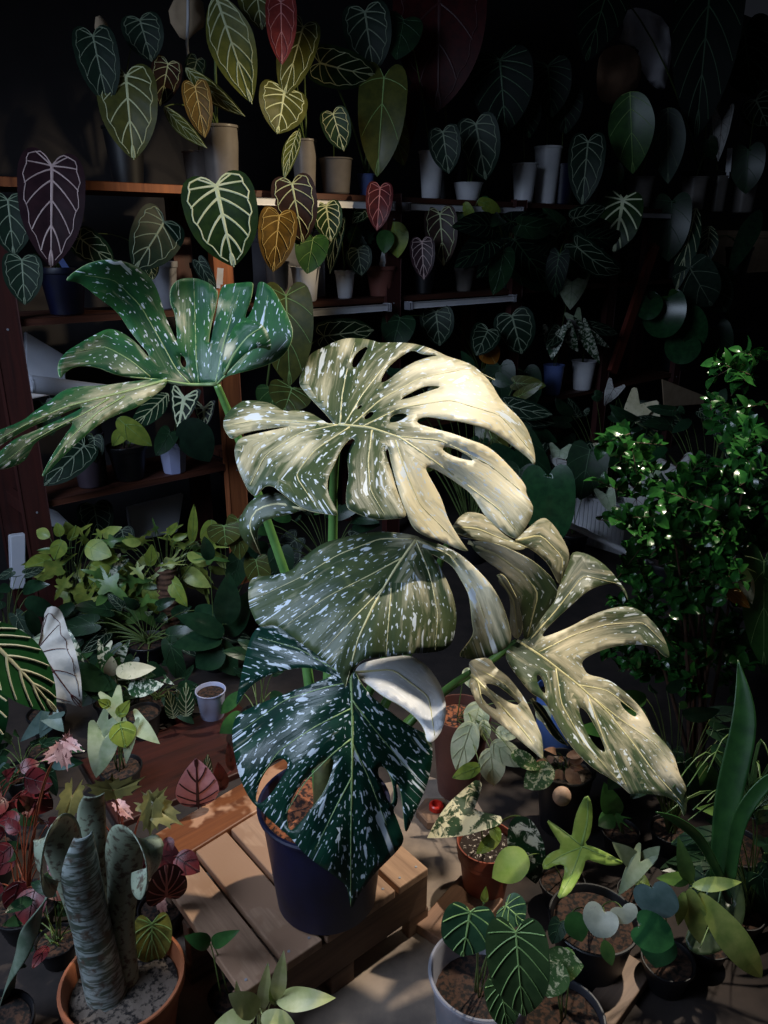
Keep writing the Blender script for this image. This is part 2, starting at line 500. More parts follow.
def make_pot(root, c, r, h, kind='round', mat=None, soil=None, taper=.72, segs=36, fill=.9, clearsoil=False, rim=.012):
    """a pot standing with its base centre at c: wall with a rolled rim and a hollow inside, soil as its own part"""
    b = MB(); t = max(.0025, r*.03); rb = r*taper
    lip = rim if rim < r*.2 else r*.12
    prof = [(rb*.9, 0), (rb, .004), (rb+(r-rb)*.85, h*.86), (r*1.0, h*.87), (r*1.03, h*.875), (r*1.045, h*.985), (r*1.03, h), (r*.985, h), (r*.96, h*.975), (rb+(r*.95-rb)*.6, h*.6), (rb*.93, .012), (0.0001, .012)]
    if kind == 'smooth':
        prof = [(rb*.9, 0), (rb, .006), (r*.97, h*.955), (r*1.03, h*.96), (r*1.04, h*.985), (r*1.02, h), (r*.98, h), (r*.955, h*.98), (rb*.95, .012), (0.0001, .012)]
    if kind == 'ribbed':
        prof = [(rb*.9, 0), (rb, .004), (r*.9, h*.72), (r*.98, h*.73), (r*.98, h*.80), (r, h*.81), (r*1.04, h*.97), (r*1.02, h), (r*.97, h), (r*.93, h*.8), (rb*.95, .012), (0.0001, .012)]
    b.lathe(prof, c, segs)
    o = b.build('pot', mat, root); autosmooth(o, 32)
    if soil:
        s = MB(); n = 28; rs = rb+(r*.93-rb)*fill; V = []; Fc = []
        rings = 6
        V.append(c+Vector((0, 0, h*fill)))
        for k in range(1, rings+1):
            for j in range(n):
                an = 2*PI*j/n; q = rs*k/rings
                nz = mnoise.noise(Vector((q*math.cos(an)*60, q*math.sin(an)*60, c.x*9)))*r*.09 if k < rings else 0
                V.append(c+Vector((q*math.cos(an), q*math.sin(an), h*fill+nz-(.0 if k < rings else r*.02))))
        for j in range(n): Fc.append((0, 1+j, 1+(j+1) % n))
        for k in range(rings-1):
            for j in range(n): Fc.append((1+k*n+j, 1+(k+1)*n+j, 1+(k+1)*n+(j+1) % n, 1+k*n+(j+1) % n))
        if clearsoil:                    # the root ball seen through a clear wall
            base = len(V)
            for j in range(n):
                an = 2*PI*j/n; V.append(c+Vector((rb*.9*math.cos(an), rb*.9*math.sin(an), .015)))
            for j in range(n): Fc.append((1+(rings-1)*n+j, base+j, base+(j+1) % n, 1+(rings-1)*n+(j+1) % n))
            Fc.append(tuple(base+j for j in range(n-1, -1, -1)))
        s.add(V, Fc); so = s.build('soil', soil, root, smooth=False); autosmooth(so, 50)
    return o

exec_parts = []
del exec_parts
# ------------------------------------------------------------------ palettes
WOOD = woodm('shelf_wood', (96, 52, 34), (62, 32, 24), DR)
WOODV = woodm('post_wood', (78, 34, 28), (50, 22, 20), (0, 0, 1))
WOODO = woodm('pale_post_wood', (176, 104, 60), (128, 70, 42), (0, 0, 1))  # paler orange copy of the post wood
WOODP = woodm('pallet_wood', (182, 146, 118), (132, 102, 82), NR, .75, (150, 116, 92))
WOODE = woodm('pallet_rail_wood', (128, 98, 76), (80, 60, 48), DR, .75)
PEEL = woodm('peeling_board', (128, 74, 40), (86, 46, 26), DR, .5, (172, 128, 98))
CONC = plain('concrete', (150, 132, 116), .85, (104, 92, 84), 7, bmp=.4)
SOIL = plain('soil', (64, 42, 30), .95, (14, 9, 7), 95, bmp=1.0, lo=.44, hi=.56)
SOILR = plain('red_bark_soil', (136, 78, 48), .95, (38, 20, 14), 90, bmp=1.0, lo=.44, hi=.56)
GRIT = plain('gravel_soil', (104, 92, 82), .95, (22, 17, 15), 85, bmp=1.0, lo=.48, hi=.6)
WHITE = plain('white_plastic', (238, 238, 240), .4, (222, 222, 228), 9)
GREYP = plain('grey_plastic', (150, 150, 158), .5, (128, 128, 136), 9)
BLUE = plain('blue_plastic', (17, 22, 56), .45, (11, 14, 38), 14, bmp=.1)
BLUEL = plain('pale_blue_plastic', (120, 140, 205), .4, (100, 120, 190), 9)
BLACK = plain('black_plastic', (22, 22, 26), .45, (15, 15, 18), 12)
TERRA = plain('terracotta', (176, 104, 66), .75, (150, 84, 54), 9, bmp=.1)
REDP = plain('red_brown_plastic', (148, 72, 50), .45, (128, 60, 42), 12)
DRED = plain('dark_red_plastic', (110, 30, 26), .45, (84, 24, 22), 12)
CLEAR = clearm('clear_plastic', (205, 205, 212), .40, .2)
CLEARB = clearm('dusty_clear_plastic', (176, 168, 162), .38, .35)
ROOTS = plain('roots_and_bark', (120, 98, 82), .95, (46, 36, 32), 70, bmp=.8)
CARD = plain('cardboard', (216, 190, 158), .8, (198, 172, 140), 12)
PAPER = plain('brown_paper', (150, 116, 92), .8, (126, 96, 74), 9)
FOAM = plain('white_foam_board', (232, 234, 242), .7, (216, 220, 234), 6)
CLOTH = plain('grey_plastic_film', (226, 222, 226), .4, (188, 184, 192), 6, bmp=.5)
V_PALE = plain('vein_pale', (206, 212, 168), .5, (190, 198, 150), 30)
V_WHITE = plain('vein_white', (232, 238, 200), .5, (214, 226, 176), 30)
V_GREY = plain('vein_grey_green', (138, 152, 128), .5, (120, 136, 112), 30)
V_GOLD = plain('vein_gold', (210, 184, 116), .5, (188, 160, 92), 30)
V_PINK = plain('vein_pink', (224, 150, 146), .5, (200, 124, 122), 30)
V_GREEN = plain('vein_green', (150, 182, 110), .5, (126, 162, 92), 30)
V_DIM = plain('vein_dark_green', (62, 92, 62), .5, (50, 78, 52), 30)
V_ROSE = plain('vein_rose', (206, 182, 178), .5, (186, 160, 158), 30)
V_RED = plain('vein_dark_maroon', (70, 26, 30), .5, (54, 20, 24), 30)

# style: kind, blade, vein material, number of laterals per side, options
S = {
 'crys':    ('heart', leafm('velvet_green', (36, 58, 32), (22, 42, 24), rough=.45), V_PALE, 7, dict(quilt=.05)),
 'hero':    ('heart', leafm('velvet_deep_green', (42, 66, 28), (26, 48, 22), rough=.42), V_WHITE, 8, dict(quilt=.06, vw=.021)),
 'dim':     ('heart', leafm('velvet_shade_green', (24, 46, 32), (16, 34, 24), rough=.5), V_GREY, 7, dict(quilt=.05)),
 'olive':   ('heart', leafm('velvet_olive', (84, 86, 36), (62, 66, 28), rough=.42), V_PALE, 7, dict(quilt=.06)),
 'gold':    ('heart', leafm('velvet_gold_brown', (122, 94, 40), (92, 72, 34), rough=.42), V_GOLD, 7, dict(quilt=.06)),
 'brown':   ('heart', leafm('velvet_brown', (62, 42, 34), (44, 30, 28), rough=.42), V_PALE, 7, dict(quilt=.05)),
 'plum':    ('heart', leafm('velvet_plum', (52, 30, 36), (38, 22, 28), rough=.42), V_ROSE, 8, dict(quilt=.05)),
 'red':     ('heart', leafm('young_red', (146, 58, 52), (112, 42, 40), rough=.38), V_PINK, 6, dict(quilt=.05)),
 'maroon':  ('heart', leafm('young_maroon', (98, 34, 36), (70, 24, 28), rough=.38), V_PINK, 6, dict(quilt=.05)),
 'wine':    ('heart', leafm('deep_wine', (66, 18, 20), (46, 12, 16), rough=.5, spec=.2), V_RED, 6, dict()),
 'plain':   ('heart', leafm('plain_green', (54, 92, 40), (40, 74, 34), rough=.36), V_GREEN, 5, dict(vw=.008, marg=False)),
 'pdark':   ('heart', leafm('plain_dark_green', (30, 58, 34), (22, 44, 28), rough=.36), V_DIM, 5, dict(vw=.010, marg=False)),
 'pgrey':   ('heart', leafm('grey_green', (56, 76, 62), (42, 60, 50), rough=.45), V_GREY, 5, dict(vw=.010, marg=False)),
 'bigol':   ('heart', leafm('broad_olive', (92, 94, 40), (70, 76, 34), rough=.36, trans=.1), V_GREEN, 6, dict(vw=.010, marg=False, quilt=.06)),
 'long':    ('lance', leafm('velvet_long_green', (30, 62, 38), (20, 46, 30), rough=.45), V_PALE, 8, dict(vw=.022, marg=False)),
 'longol':  ('lance', leafm('velvet_long_olive', (110, 112, 48), (84, 90, 38), rough=.42), V_PALE, 8, dict(vw=.020)),
 'rubber':  ('ovate', leafm('rubber_green', (34, 62, 40), (24, 48, 32), rough=.22), V_GREEN, 0, dict()),
 'small':   ('ovate', leafm('small_green', (62, 104, 50), (44, 82, 40), rough=.35), V_GREEN, 0, dict()),
 'lime':    ('ovate', leafm('lime_green', (150, 164, 70), (116, 138, 56), rough=.38, trans=.15), V_GREEN, 3, dict(vw=.010, marg=False)),
 'philo':   ('florida', leafm('philodendron_lime', (150, 158, 72), (104, 128, 58), rough=.38, trans=.1), V_GREEN, 0, dict()),
 'philod':  ('florida', leafm('philodendron_green', (84, 118, 56), (58, 92, 46), rough=.34), V_GREEN, 0, dict()),
 'star':    ('arms', leafm('glowing_lime', (176, 200, 106), (146, 182, 82), rough=.36, trans=.2), V_GREEN, 0, dict()),
 'stard':   ('arms', leafm('mid_star_green', (72, 122, 60), (52, 98, 48), rough=.34, trans=.1), V_GREEN, 0, dict()),
 'cream':   ('arrow', leafm('cream_leaf', (216, 206, 172), (192, 184, 146), (96, 118, 72), rough=.42, cover=.25), V_GREEN, 0, dict()),
 'calad':   ('arrow', leafm('caladium_pale', (184, 182, 178), (160, 160, 156), rough=.5), V_RED, 6, dict(vw=.010)),
 'caladg':  ('arrow', leafm('caladium_green_white', (176, 186, 160), (140, 160, 124), rough=.5), V_GREY, 6, dict(vw=.010)),
 'aglo':    ('arrow', leafm('splashed_arrow', (40, 74, 42), (30, 60, 34), (206, 210, 190), rough=.36, cover=.45), V_GREEN, 0, dict()),
 'alboA':   ('arrow', leafm('cream_splashed_arrow', (58, 82, 52), (44, 68, 42), (232, 224, 190), rough=.36, cover=.5, scale=18), V_PALE, 0, dict()),
 'albod':   ('ovate', leafm('white_splashed_dark', (24, 58, 38), (18, 46, 30), (206, 214, 212), rough=.32, cover=.4, scale=16), V_PALE, 0, dict()),
 'poth':    ('ovate', leafm('pale_pothos', (226, 226, 188), (192, 200, 158), rough=.42), V_PALE, 5, dict(vw=.008, marg=False)),
 'pothv':   ('ovate', leafm('veined_pothos', (92, 122, 70), (66, 100, 54), (222, 218, 170), rough=.4, cover=.42, scale=40), V_PALE, 0, dict()),
 'syng':    ('arrow', leafm('silver_green', (168, 178, 146), (134, 150, 112), rough=.42), V_GREEN, 0, dict()),
 'silver':  ('round', leafm('silver_grey', (132, 138, 126), (104, 112, 102), (96, 84, 90), rough=.42, cover=.18), V_GREY, 0, dict()),
 'blued':   ('round', leafm('dull_blue_green', (88, 108, 104), (66, 88, 84), rough=.4), V_GREY, 0, dict()),
 'gloss':   ('round', leafm('glossy_dark_green', (40, 84, 48), (28, 64, 38), rough=.22), V_GREEN, 0, dict()),
 'glor':    ('heart', leafm('velvet_philodendron', (62, 84, 48), (46, 68, 38), rough=.45), V_GREEN, 8, dict(vw=.014, quilt=.06, marg=False)),
 'glorr':   ('round', leafm('velvet_round', (54, 86, 58), (40, 68, 46), rough=.45), V_GREEN, 6, dict(vw=.020, quilt=.05, marg=False)),
 'fing':    ('lance', leafm('lanceolate_lime', (176, 184, 98), (136, 156, 76), rough=.38, trans=.1), V_PALE, 0, dict()),
 'fingd':   ('lance', leafm('lanceolate_green', (92, 122, 58), (66, 98, 48), rough=.38), V_GREEN, 0, dict()),
 'fleshy':  ('lance', leafm('fleshy_cream_green', (206, 204, 150), (176, 182, 116), rough=.42, trans=.1), V_PALE, 0, dict()),
 'begol':   ('begonia', leafm('begonia_olive', (138, 128, 72), (104, 100, 58), rough=.42), V_PALE, 0, dict()),
 'begpink': ('begonia', leafm('begonia_pink', (206, 156, 142), (176, 120, 112), (92, 42, 42), rough=.42, cover=.3, scale=50), V_RED, 0, dict()),
 'pink':    ('ovate', leafm('pink_veined', (238, 172, 172), (214, 142, 146), rough=.45), V_RED, 6, dict(vw=.03, marg=False)),
 'rex':     ('disc', leafm('begonia_wine', (92, 34, 36), (66, 24, 28), rough=.4), V_PINK, 7, dict(vw=.03, marg=False)),
 'begred':  ('ovate', leafm('begonia_red', (104, 32, 34), (70, 22, 26), rough=.4), V_RED, 4, dict(vw=.012, marg=False)),
 'begyg':   ('disc', leafm('begonia_yellow_green', (178, 176, 84), (120, 120, 60), rough=.42), V_GREEN, 7, dict(vw=.03, marg=False)),
 'zebra':   ('arrow', leafm('zebra_green', (22, 44, 30), (16, 34, 24), rough=.36), V_WHITE, 7, dict(vw=.045)),
 'strip':   ('ovate', leafm('striped_green', (36, 84, 46), (26, 64, 36), rough=.36), V_PALE, 8, dict(vw=.030, marg=False)),
 'leftbig': ('ovate', leafm('cream_banded_green', (40, 92, 48), (28, 72, 38), rough=.3), plain('cream_band', (226, 226, 190), .4), 9, dict(vw=.03, marg=False)),
 'spiky':   ('begonia', leafm('spiky_dark_green', (30, 64, 42), (22, 50, 34), rough=.36), V_PALE, 0, dict()),
 'warm':    ('ovate', leafm('ageing_orange', (186, 118, 40), (150, 96, 36), rough=.45), V_GOLD, 3, dict(vw=.012, marg=False)),
 'dry1':    ('ovate', leafm('dry_brown', (150, 104, 78), (112, 74, 56), rough=.6), V_GOLD, 3, dict(vw=.012, marg=False, fold=.7)),
 'dry2':    ('lance', leafm('dry_tan', (176, 138, 112), (132, 98, 80), rough=.6), V_GOLD, 0, dict(fold=.7)),
 'begdark': ('ovate', MATS['begonia_red'] if 'begonia_red' in MATS else leafm('begonia_red', (104, 32, 34), (70, 22, 26), rough=.4), V_RED, 4, dict(vw=.012, marg=False)),
 'vblack':  ('heart', leafm('near_black_green', (14, 26, 20), (10, 20, 16), rough=.55, spec=.15), V_DIM, 9, dict(vw=.012, quilt=.08, marg=False)),
}

def floorplane(root_y):                 # upright plane across the view at a ground distance
    return lambda px, py, d: CAM + ray(px, py)*((root_y-d)/ray(px, py).y)
def rackplane(off):
    return lambda px, py, d: PS(px, py, off+d)

def add_leaf(root, where, spec, crown, stemcol, name='leaf', petiole=True, seed=0):
    bx, by, tx, ty, w, st = spec[:6]
    d = spec[6] if len(spec) > 6 else 0.0
    opt = dict(spec[7]) if len(spec) > 7 else {}
    dt = opt.pop('dt', .02)
    kind, blade, vein, nv, o2 = S[st]
    kw = dict(fold=.22, bend=.10, roll=0, veins=nv, seed=seed); kw.update(o2); kw.update(opt)
    pet = kw.pop('pet', petiole); lab = kw.pop('label', None); pr = kw.pop('pr', None); kind = kw.pop('kind', kind)
    B = where(bx, by, d); T = where(tx, ty, d+dt)
    W = w*dep((B+T)/2)/F
    v, f, mi = leaf_geo(B, T, W, kind, **kw)
    o = mesh_obj(name, v, f, [blade, vein], root, None, mi)
    if lab: o['label'] = lab
    if pet and crown is not None:
        m = MB(); Ln = (T-B).length
        back = (B-CAM).normalized()*(.02+Ln*.12)
        up = Vector((0, 0, 1))*min(.3, max(.02, (B-crown).length*.28))
        a = arc(crown, B, up+back*.3, 9)
        r = pr or max(.0014, min(.005, Ln*.014))
        m.tube(a, [r*1.25-(r*.5)*i/8 for i in range(9)], 6)
        mo = m.build('petiole', stemm(stemcol), None, (0, 0, 0), True)
        # petiole belongs to its leaf
        org = origin(root)
        mo.data.transform(Matrix.Translation(-org)); mo.location = (0, 0, 0); mo.parent = o
    return o

def plant(name, label, cat, base, leaves, pot=None, plane=None, stemcol=(92, 112, 58), group=None, crown_h=None, extra=None):
    base = Vector(base); root = thing(name, label, cat, base, group)
    h = .02
    if pot:
        p = dict(pot); r = p.pop('r'); hh = p.pop('h'); make_pot(root, base, r, hh, **p); h = hh*p.get('fill', .9)
    crown = base+Vector((0, 0, crown_h if crown_h is not None else h))
    pl = plane or floorplane(base.y)
    for i, s in enumerate(leaves):
        add_leaf(root, pl, s, crown+Vector((RNG.uniform(-.012, .012), RNG.uniform(-.012, .012), 0)), stemcol, seed=i)
    if extra: extra(root, crown, pl)
    return root

def bunch(cx, cy, rx, ry, n, size, styles, seed, d=.0, dd=.12, asp=.45, down=.35):
    """leaf specs spraying out of a centre"""
    r = random.Random(seed); out = []
    for i in range(n):
        a = 2*PI*(i+r.uniform(-.3, .3))/n*1.0 + seed; q = r.uniform(.25, 1)**.7
        x = cx+math.cos(a)*rx*q; y = cy+math.sin(a)*ry*q
        da = a+r.uniform(-.7, .7); s = size*r.uniform(.7, 1.2)
        tx = x+math.cos(da)*s; ty = y+math.sin(da)*s*.8+s*down
        L = math.hypot(tx-x, ty-y)
        if L < size*.5: ty += size*.5; L = math.hypot(tx-x, ty-y)
        st = styles[r.randrange(len(styles))]
        out.append((x, y, tx, ty, max(L, size*.6)*asp*r.uniform(.85, 1.2), st, d+r.uniform(-dd, dd), dict(dt=r.uniform(-.03, .06), roll=r.uniform(-.5, .5), bend=r.uniform(.05, .25), fold=r.uniform(.1, .5))))
    return out

# ------------------------------------------------------------------ the setting
def structure(o): o['kind'] = 'structure'; return o
m = MB(); m.box((2.5, 5, -.03), (16, 0, 0), (0, 14, 0), (0, 0, .06)); structure(m.build('floor', plain('dark_ground', (52, 42, 38), .9, (30, 24, 22), 9, bmp=.4)))  # ground coloured dark to stand in for shade around the concrete
pp = [PZ(x, y, .0004) for x, y in ((215, 1090), (150, 985), (175, 860), (300, 800), (425, 775), (470, 790), (500, 840), (470, 930), (440, 1090))]
m = MB(); m.add(pp+[p-Vector((0, 0, .02)) for p in pp], [tuple(range(len(pp)))[::-1]]+[(i, (i+1) % len(pp), len(pp)+(i+1) % len(pp), len(pp)+i) for i in range(len(pp))]); structure(m.build('floor', CONC))
DARKW = plain('dark_wall', (40, 36, 38), .9, (30, 28, 30), 4)
m = MB(); m.box(RK(5.0, -.66, 1.6), DR*15, NR*.08, (0, 0, 3.2)); structure(m.build('wall_back', DARKW))
m = MB(); m.box(RK(-2.9, 1.0, 1.6), DR*.08, NR*3.6, (0, 0, 3.2)); structure(m.build('wall_left', DARKW))

# ------------------------------------------------------------------ the rack
Z1, Z2, Z3 = 1.69, 1.24, .575
BAY = .9
def post_t(px, py): 
    p = PS(px, py, 0); return (p-A0).dot(DR)
TP = [0.03, 0.88, 1.80, 2.72, 3.66, 4.6]
rack = thing('shelf_rack', 'long dark wooden plant rack with three shelves along the back wall', 'shelf rack', RK(0, 0, 0))
TOPS = [1.31, 1.715, 1.71, 1.715, 1.71, 1.71]
for i, t in enumerate(TP):
    m = MB(); hgt = 1.70; m.box(RK(t, -.02, hgt/2), DR*.088, NR*.035, (0, 0, hgt), bev=.003)
    for z in (Z1-.05, Z1-.1, Z2-.03, Z3-.03): m.tube([RK(t, -.004, z), RK(t, .0, z)], .004, 8, 1)
    o = m.build('post', [WOODO if i == 1 else WOODV, GREYP], rack)
    if i == 1: o['label'] = 'orange-brown wood post'
    m = MB(); m.box(RK(t, -.36, hgt/2), DR*.09, NR*.035, (0, 0, hgt), bev=.003); m.build('post', WOODV, rack)
    for z in (Z1, Z2, Z3):
        m = MB(); m.box(RK(t, -.19, z-.045), DR*.03, NR*.305, (0, 0, .05), bev=.002); m.build('bracket', WOODV, rack)
for i in range(len(TP)-1):
    for z in (Z1, Z2, Z3):
        for k, off in enumerate((-.035-.005, -.15, -.26)):
            m = MB(); m.box(RK((TP[i]+TP[i+1])/2, off-.03, z-.0125), DR*(TP[i+1]-TP[i]-(.091 if k == 0 else .093)), NR*.1, (0, 0, .025), bev=.002); m.build('shelf_board', WOOD, rack)
m = MB(); m.box(RK(.45, .012, Z1-.012), DR*.9, NR*.02, (0, 0, .03), bev=.002); m.build('shelf_edge', WOODO, rack)
a, b = PS(655, 245, .03), PS(612, 372, .03)
m = MB(); ax = (b-a); m.box((a+b)/2, ax, NR*.03, ax.cross(NR).normalized()*.07, bev=.003); m.build('brace', woodm('brace_wood', (130, 52, 34), (92, 36, 26), (0, 0, 1)), rack)

# white lamp strips under the shelf fronts (switched off)
def strip(t0, t1, z, off, label, w=.03, h=.028):
    r = thing('tube_light', label, 'tube light', RK((t0+t1)/2, off, z), 'unlit tube lights under the shelves')
    m = MB(); m.box(RK((t0+t1)/2, off, z), DR*(t1-t0), NR*w, (0, 0, h), bev=.005); m.build('housing', WHITE, r)
    for t in (t0, t1):
        m = MB(); m.box(RK(t, off, z), DR*.02, NR*(w+.006), (0, 0, h+.005), bev=.003); m.build('end_cap', GREYP, r)
strip(.97, 1.76, Z1-.045, .018, 'white tube light under the top shelf above the small anthurium pots')
strip(1.86, 2.68, Z1-.045, .018, 'white tube light under the top shelf below the upright white cups')
strip(3.74, 4.56, Z1-.045, .018, 'long pale tube light under the top shelf above the cardboard box')
strip(1.12, 1.74, Z2-.045, .018, 'white tube light under the middle shelf behind the big monstera leaf')
strip(1.88, 2.66, Z2-.045, .018, 'white tube light under the middle shelf beyond the dark red post')

# ------------------------------------------------------------------ monstera on its pallet
PZT = .18
cfront = PZ(240, 995, PZT); cright = PZ(430, 867, PZT)
e1 = (cright-cfront); e1.z = 0; wid = e1.length; e1.normalize(); e2 = Vector((-e1.y, e1.x, 0))
DEPP = .46
pal = thing('pallet', 'low wooden slatted pallet under the blue monstera pot', 'pallet', cfront+Vector((0, 0, -PZT)))
ns = 5; sw = wid/ns
for k in range(ns):
    c = cfront+e1*(sw*(k+.5))+e2*(DEPP/2)+Vector((0, 0, -.011))
    m = MB(); m.box(c, e1*(sw-.011), e2*DEPP, (0, 0, .022), bev=.003); m.build('slat', WOODP, pal)
for q in (.02, DEPP/2, DEPP-.02):
    m = MB(); m.box(cfront+e1*wid/2+e2*q+Vector((0, 0, -.022-.052)), e1*wid, e2*.028, (0, 0, .104), bev=.003); m.build('rail', WOODE, pal)
    for k in (.05, .5, .95):
        m = MB(); m.box(cfront+e1*wid*k+e2*q+Vector((0, 0, -(.126+PZT)/2)), e1*.06, e2*.026, (0, 0, PZT-.126), bev=.003); m.build('foot', WOODE, pal)
for k in range(ns):
    for q in (.02, DEPP-.02):
        for s in (-.25, .25):
            m = MB(); m.tube([cfront+e1*sw*(k+.5+s)+e2*q, cfront+e1*sw*(k+.5+s)+e2*q+Vector((0, 0, .0012))], .003, 8); m.build('nail', GREYP, pal)
# board with peeling varnish behind the pallet
pa, pb = PZ(172, 842, .19), PZ(255, 792, .19)
ax = (pb-pa); ax.z = 0; ax = ax.normalized()
m = MB(); cen = (pa+pb)/2+ax*.05; m.box(cen+Vector((0, 0, -.02)), ax*.5, Vector((-ax.y, ax.x, 0))*.11, (0, 0, .035), bev=.004)
bt = thing('board', 'brown board with peeling varnish lying behind the pallet', 'board', cen+Vector((0, 0, -.19)))
m.build('plank', PEEL, bt)
for s in (-.18, .18):
    m = MB(); m.box(cen+ax*s+Vector((0, 0, -.115)), ax*.06, Vector((-ax.y, ax.x, 0))*.09, (0, 0, .15), bev=.004); m.build('support_block', WOODE, bt)

mbase = PZ(327, 896, PZT+.001)
mon = thing('monstera_plant', 'large cream-speckled monstera in a dark blue pot on the pallet', 'plant', mbase)
make_pot(mon, mbase, .130, .25, 'smooth', BLUE, SOILR, .8, 48, .88)
VAR = variegated('speckled_monstera', green=(46, 66, 40), green2=(78, 90, 54), speck=.6, streak=.75)
VARD = variegated('speckled_monstera_deep', green=(10, 44, 36), green2=(20, 62, 46), speck=.75, streak=.9, rough=.34)
VARW = variegated('white_sector', green=(214, 222, 234), green2=(196, 208, 226), cream=(226, 226, 226), white=(240, 240, 244), speck=.8, streak=.5)  # white variegation, with bluish sky sheen put into the colour
VARG = variegated('green_monstera', green=(20, 72, 46), green2=(44, 100, 50), speck=.55, streak=.45)
VARC = variegated('cream_monstera', green=(46, 66, 46), green2=(82, 96, 62), cream=(236, 224, 194), speck=.45, streak=.7)
RIM = plain('rib_green', (150, 172, 118), .4, (128, 156, 100), 40)
RIMC = plain('rib_cream', (214, 206, 160), .4, (196, 190, 140), 40)

# upper leaf reaching to the left
z1 = lambda l: Z(l, 0, 250, 3.84)
z2 = lambda l: Z(l, 160, 260, 5.12)
ctrl0 = [(216, 383, 1.50), (151, 379, 1.47), (99, 398, 1.36), (0, 440, 1.18), (-10, 465, 1.16), (45, 470, 1.22), (120, 350, 1.46), (68, 281, 1.40), (110, 262, 1.42), (150, 300, 1.49), (170, 340, 1.5), (62, 372, 1.36), (110, 330, 1.47),
         (195, 278, 1.56), (175, 300, 1.54), (240, 284, 1.55), (270, 290, 1.50), (292, 330, 1.44), (270, 363, 1.44), (235, 374, 1.47)]
o0a = [(132, 378), (114, 374), (99, 367), (78, 365), (66, 371), (60, 380), (57, 365), (64, 353), (78, 344), (94, 335), (108, 328), (120, 331), (135, 341), (146, 354), (150, 359), (148, 352), (142, 346), (130, 331), (117, 311), (101, 300), (88, 289), (78, 282), (64, 281), (75, 271), (91, 262), (109, 259), (128, 262), (143, 270), (154, 282), (160, 297), (165, 315), (172, 331), (177, 342),
       (177.5, 341), (176.6, 326), (174.6, 311), (170, 303), (170.7, 287), (179.5, 278.5), (195, 277.6), (207, 281.5), (215.7, 288), (218.4, 293), (215.7, 307), (212, 320), (208, 343), (210.5, 343), (214, 324), (217, 309), (219.8, 290), (224.5, 284), (238, 283), (252, 281.5), (253.2, 284), (251, 299), (244, 318), (248, 318), (254, 305), (257, 289), (258, 282), (264, 281.5), (273, 289), (281, 303), (289, 318), (293.4, 332), (290, 346), (281, 358), (269, 364), (254, 369), (238, 373), (224, 377), (217, 386), (199, 382), (185, 387), (161, 381)]
ribs0 = [[(216, 384), (190, 385), (161, 380), (130, 377)], [(190, 384), (176, 370), (160, 340), (140, 305), (115, 280), (85, 275)], [(199, 382), (196, 360), (195, 320), (194, 290)], [(150, 377), (130, 360), (105, 346), (75, 352)], [(216, 383), (222, 350), (232, 315), (240, 290)], [(217, 384), (240, 360), (262, 335), (268, 295)]]
o0b = z1([(640, 490), (500, 505), (400, 520), (300, 522), (235, 540), (190, 582), (130, 620), (90, 655), (0, 690), (-60, 715), (-60, 790), (0, 752), (60, 712), (130, 672), (215, 640), (290, 605), (330, 600), (240, 645), (180, 672), (125, 698), (60, 722), (20, 755), (-20, 790), (-30, 845), (30, 840), (95, 812), (115, 775), (135, 738), (190, 705), (250, 675), (290, 655), (255, 705), (215, 765), (185, 815), (160, 866), (172, 870), (215, 820), (270, 765), (335, 705), (385, 665), (440, 635), (500, 615), (550, 590), (590, 560), (640, 520)])
ribs0b = [z1([(640, 500), (500, 540), (380, 570), (260, 600), (120, 660), (0, 725)]), z1([(420, 570), (330, 625), (220, 680), (120, 735), (30, 805)]), z1([(480, 560), (380, 620), (280, 710), (190, 820)])]
o0c = z2([(390, 325), (460, 302), (530, 330), (565, 400), (572, 470), (520, 445), (450, 465), (385, 530), (330, 592), (312, 560), (335, 440), (365, 360)])
sh = [sheet(o0a, [z2([(103, 488), (125, 490), (140, 540), (120, 555), (103, 520)])], ctrl0, ribs0, pale0=0.02, pale=[(180, 385, 16, .5), (178, 320, 8, .6), (222, 305, 8, .7), (232, 350, 12, .8)]),
      sheet(o0b, [], ctrl0, ribs0b, bulge=.003, groove=.001, pale=[(100, 395, 30, .4), (40, 430, 20, .25), (150, 385, 20, .4)]),
      sheet(o0c, [], [(240, 330, 1.40), (268, 350, 1.39), (225, 375, 1.45), (250, 345, 1.36)], [z2([(330, 590), (380, 480), (450, 390), (530, 340)])], pale=[(226, 350, 10, .9)])]
traced_leaf('leaf', sh, [VARG, RIM], mon)

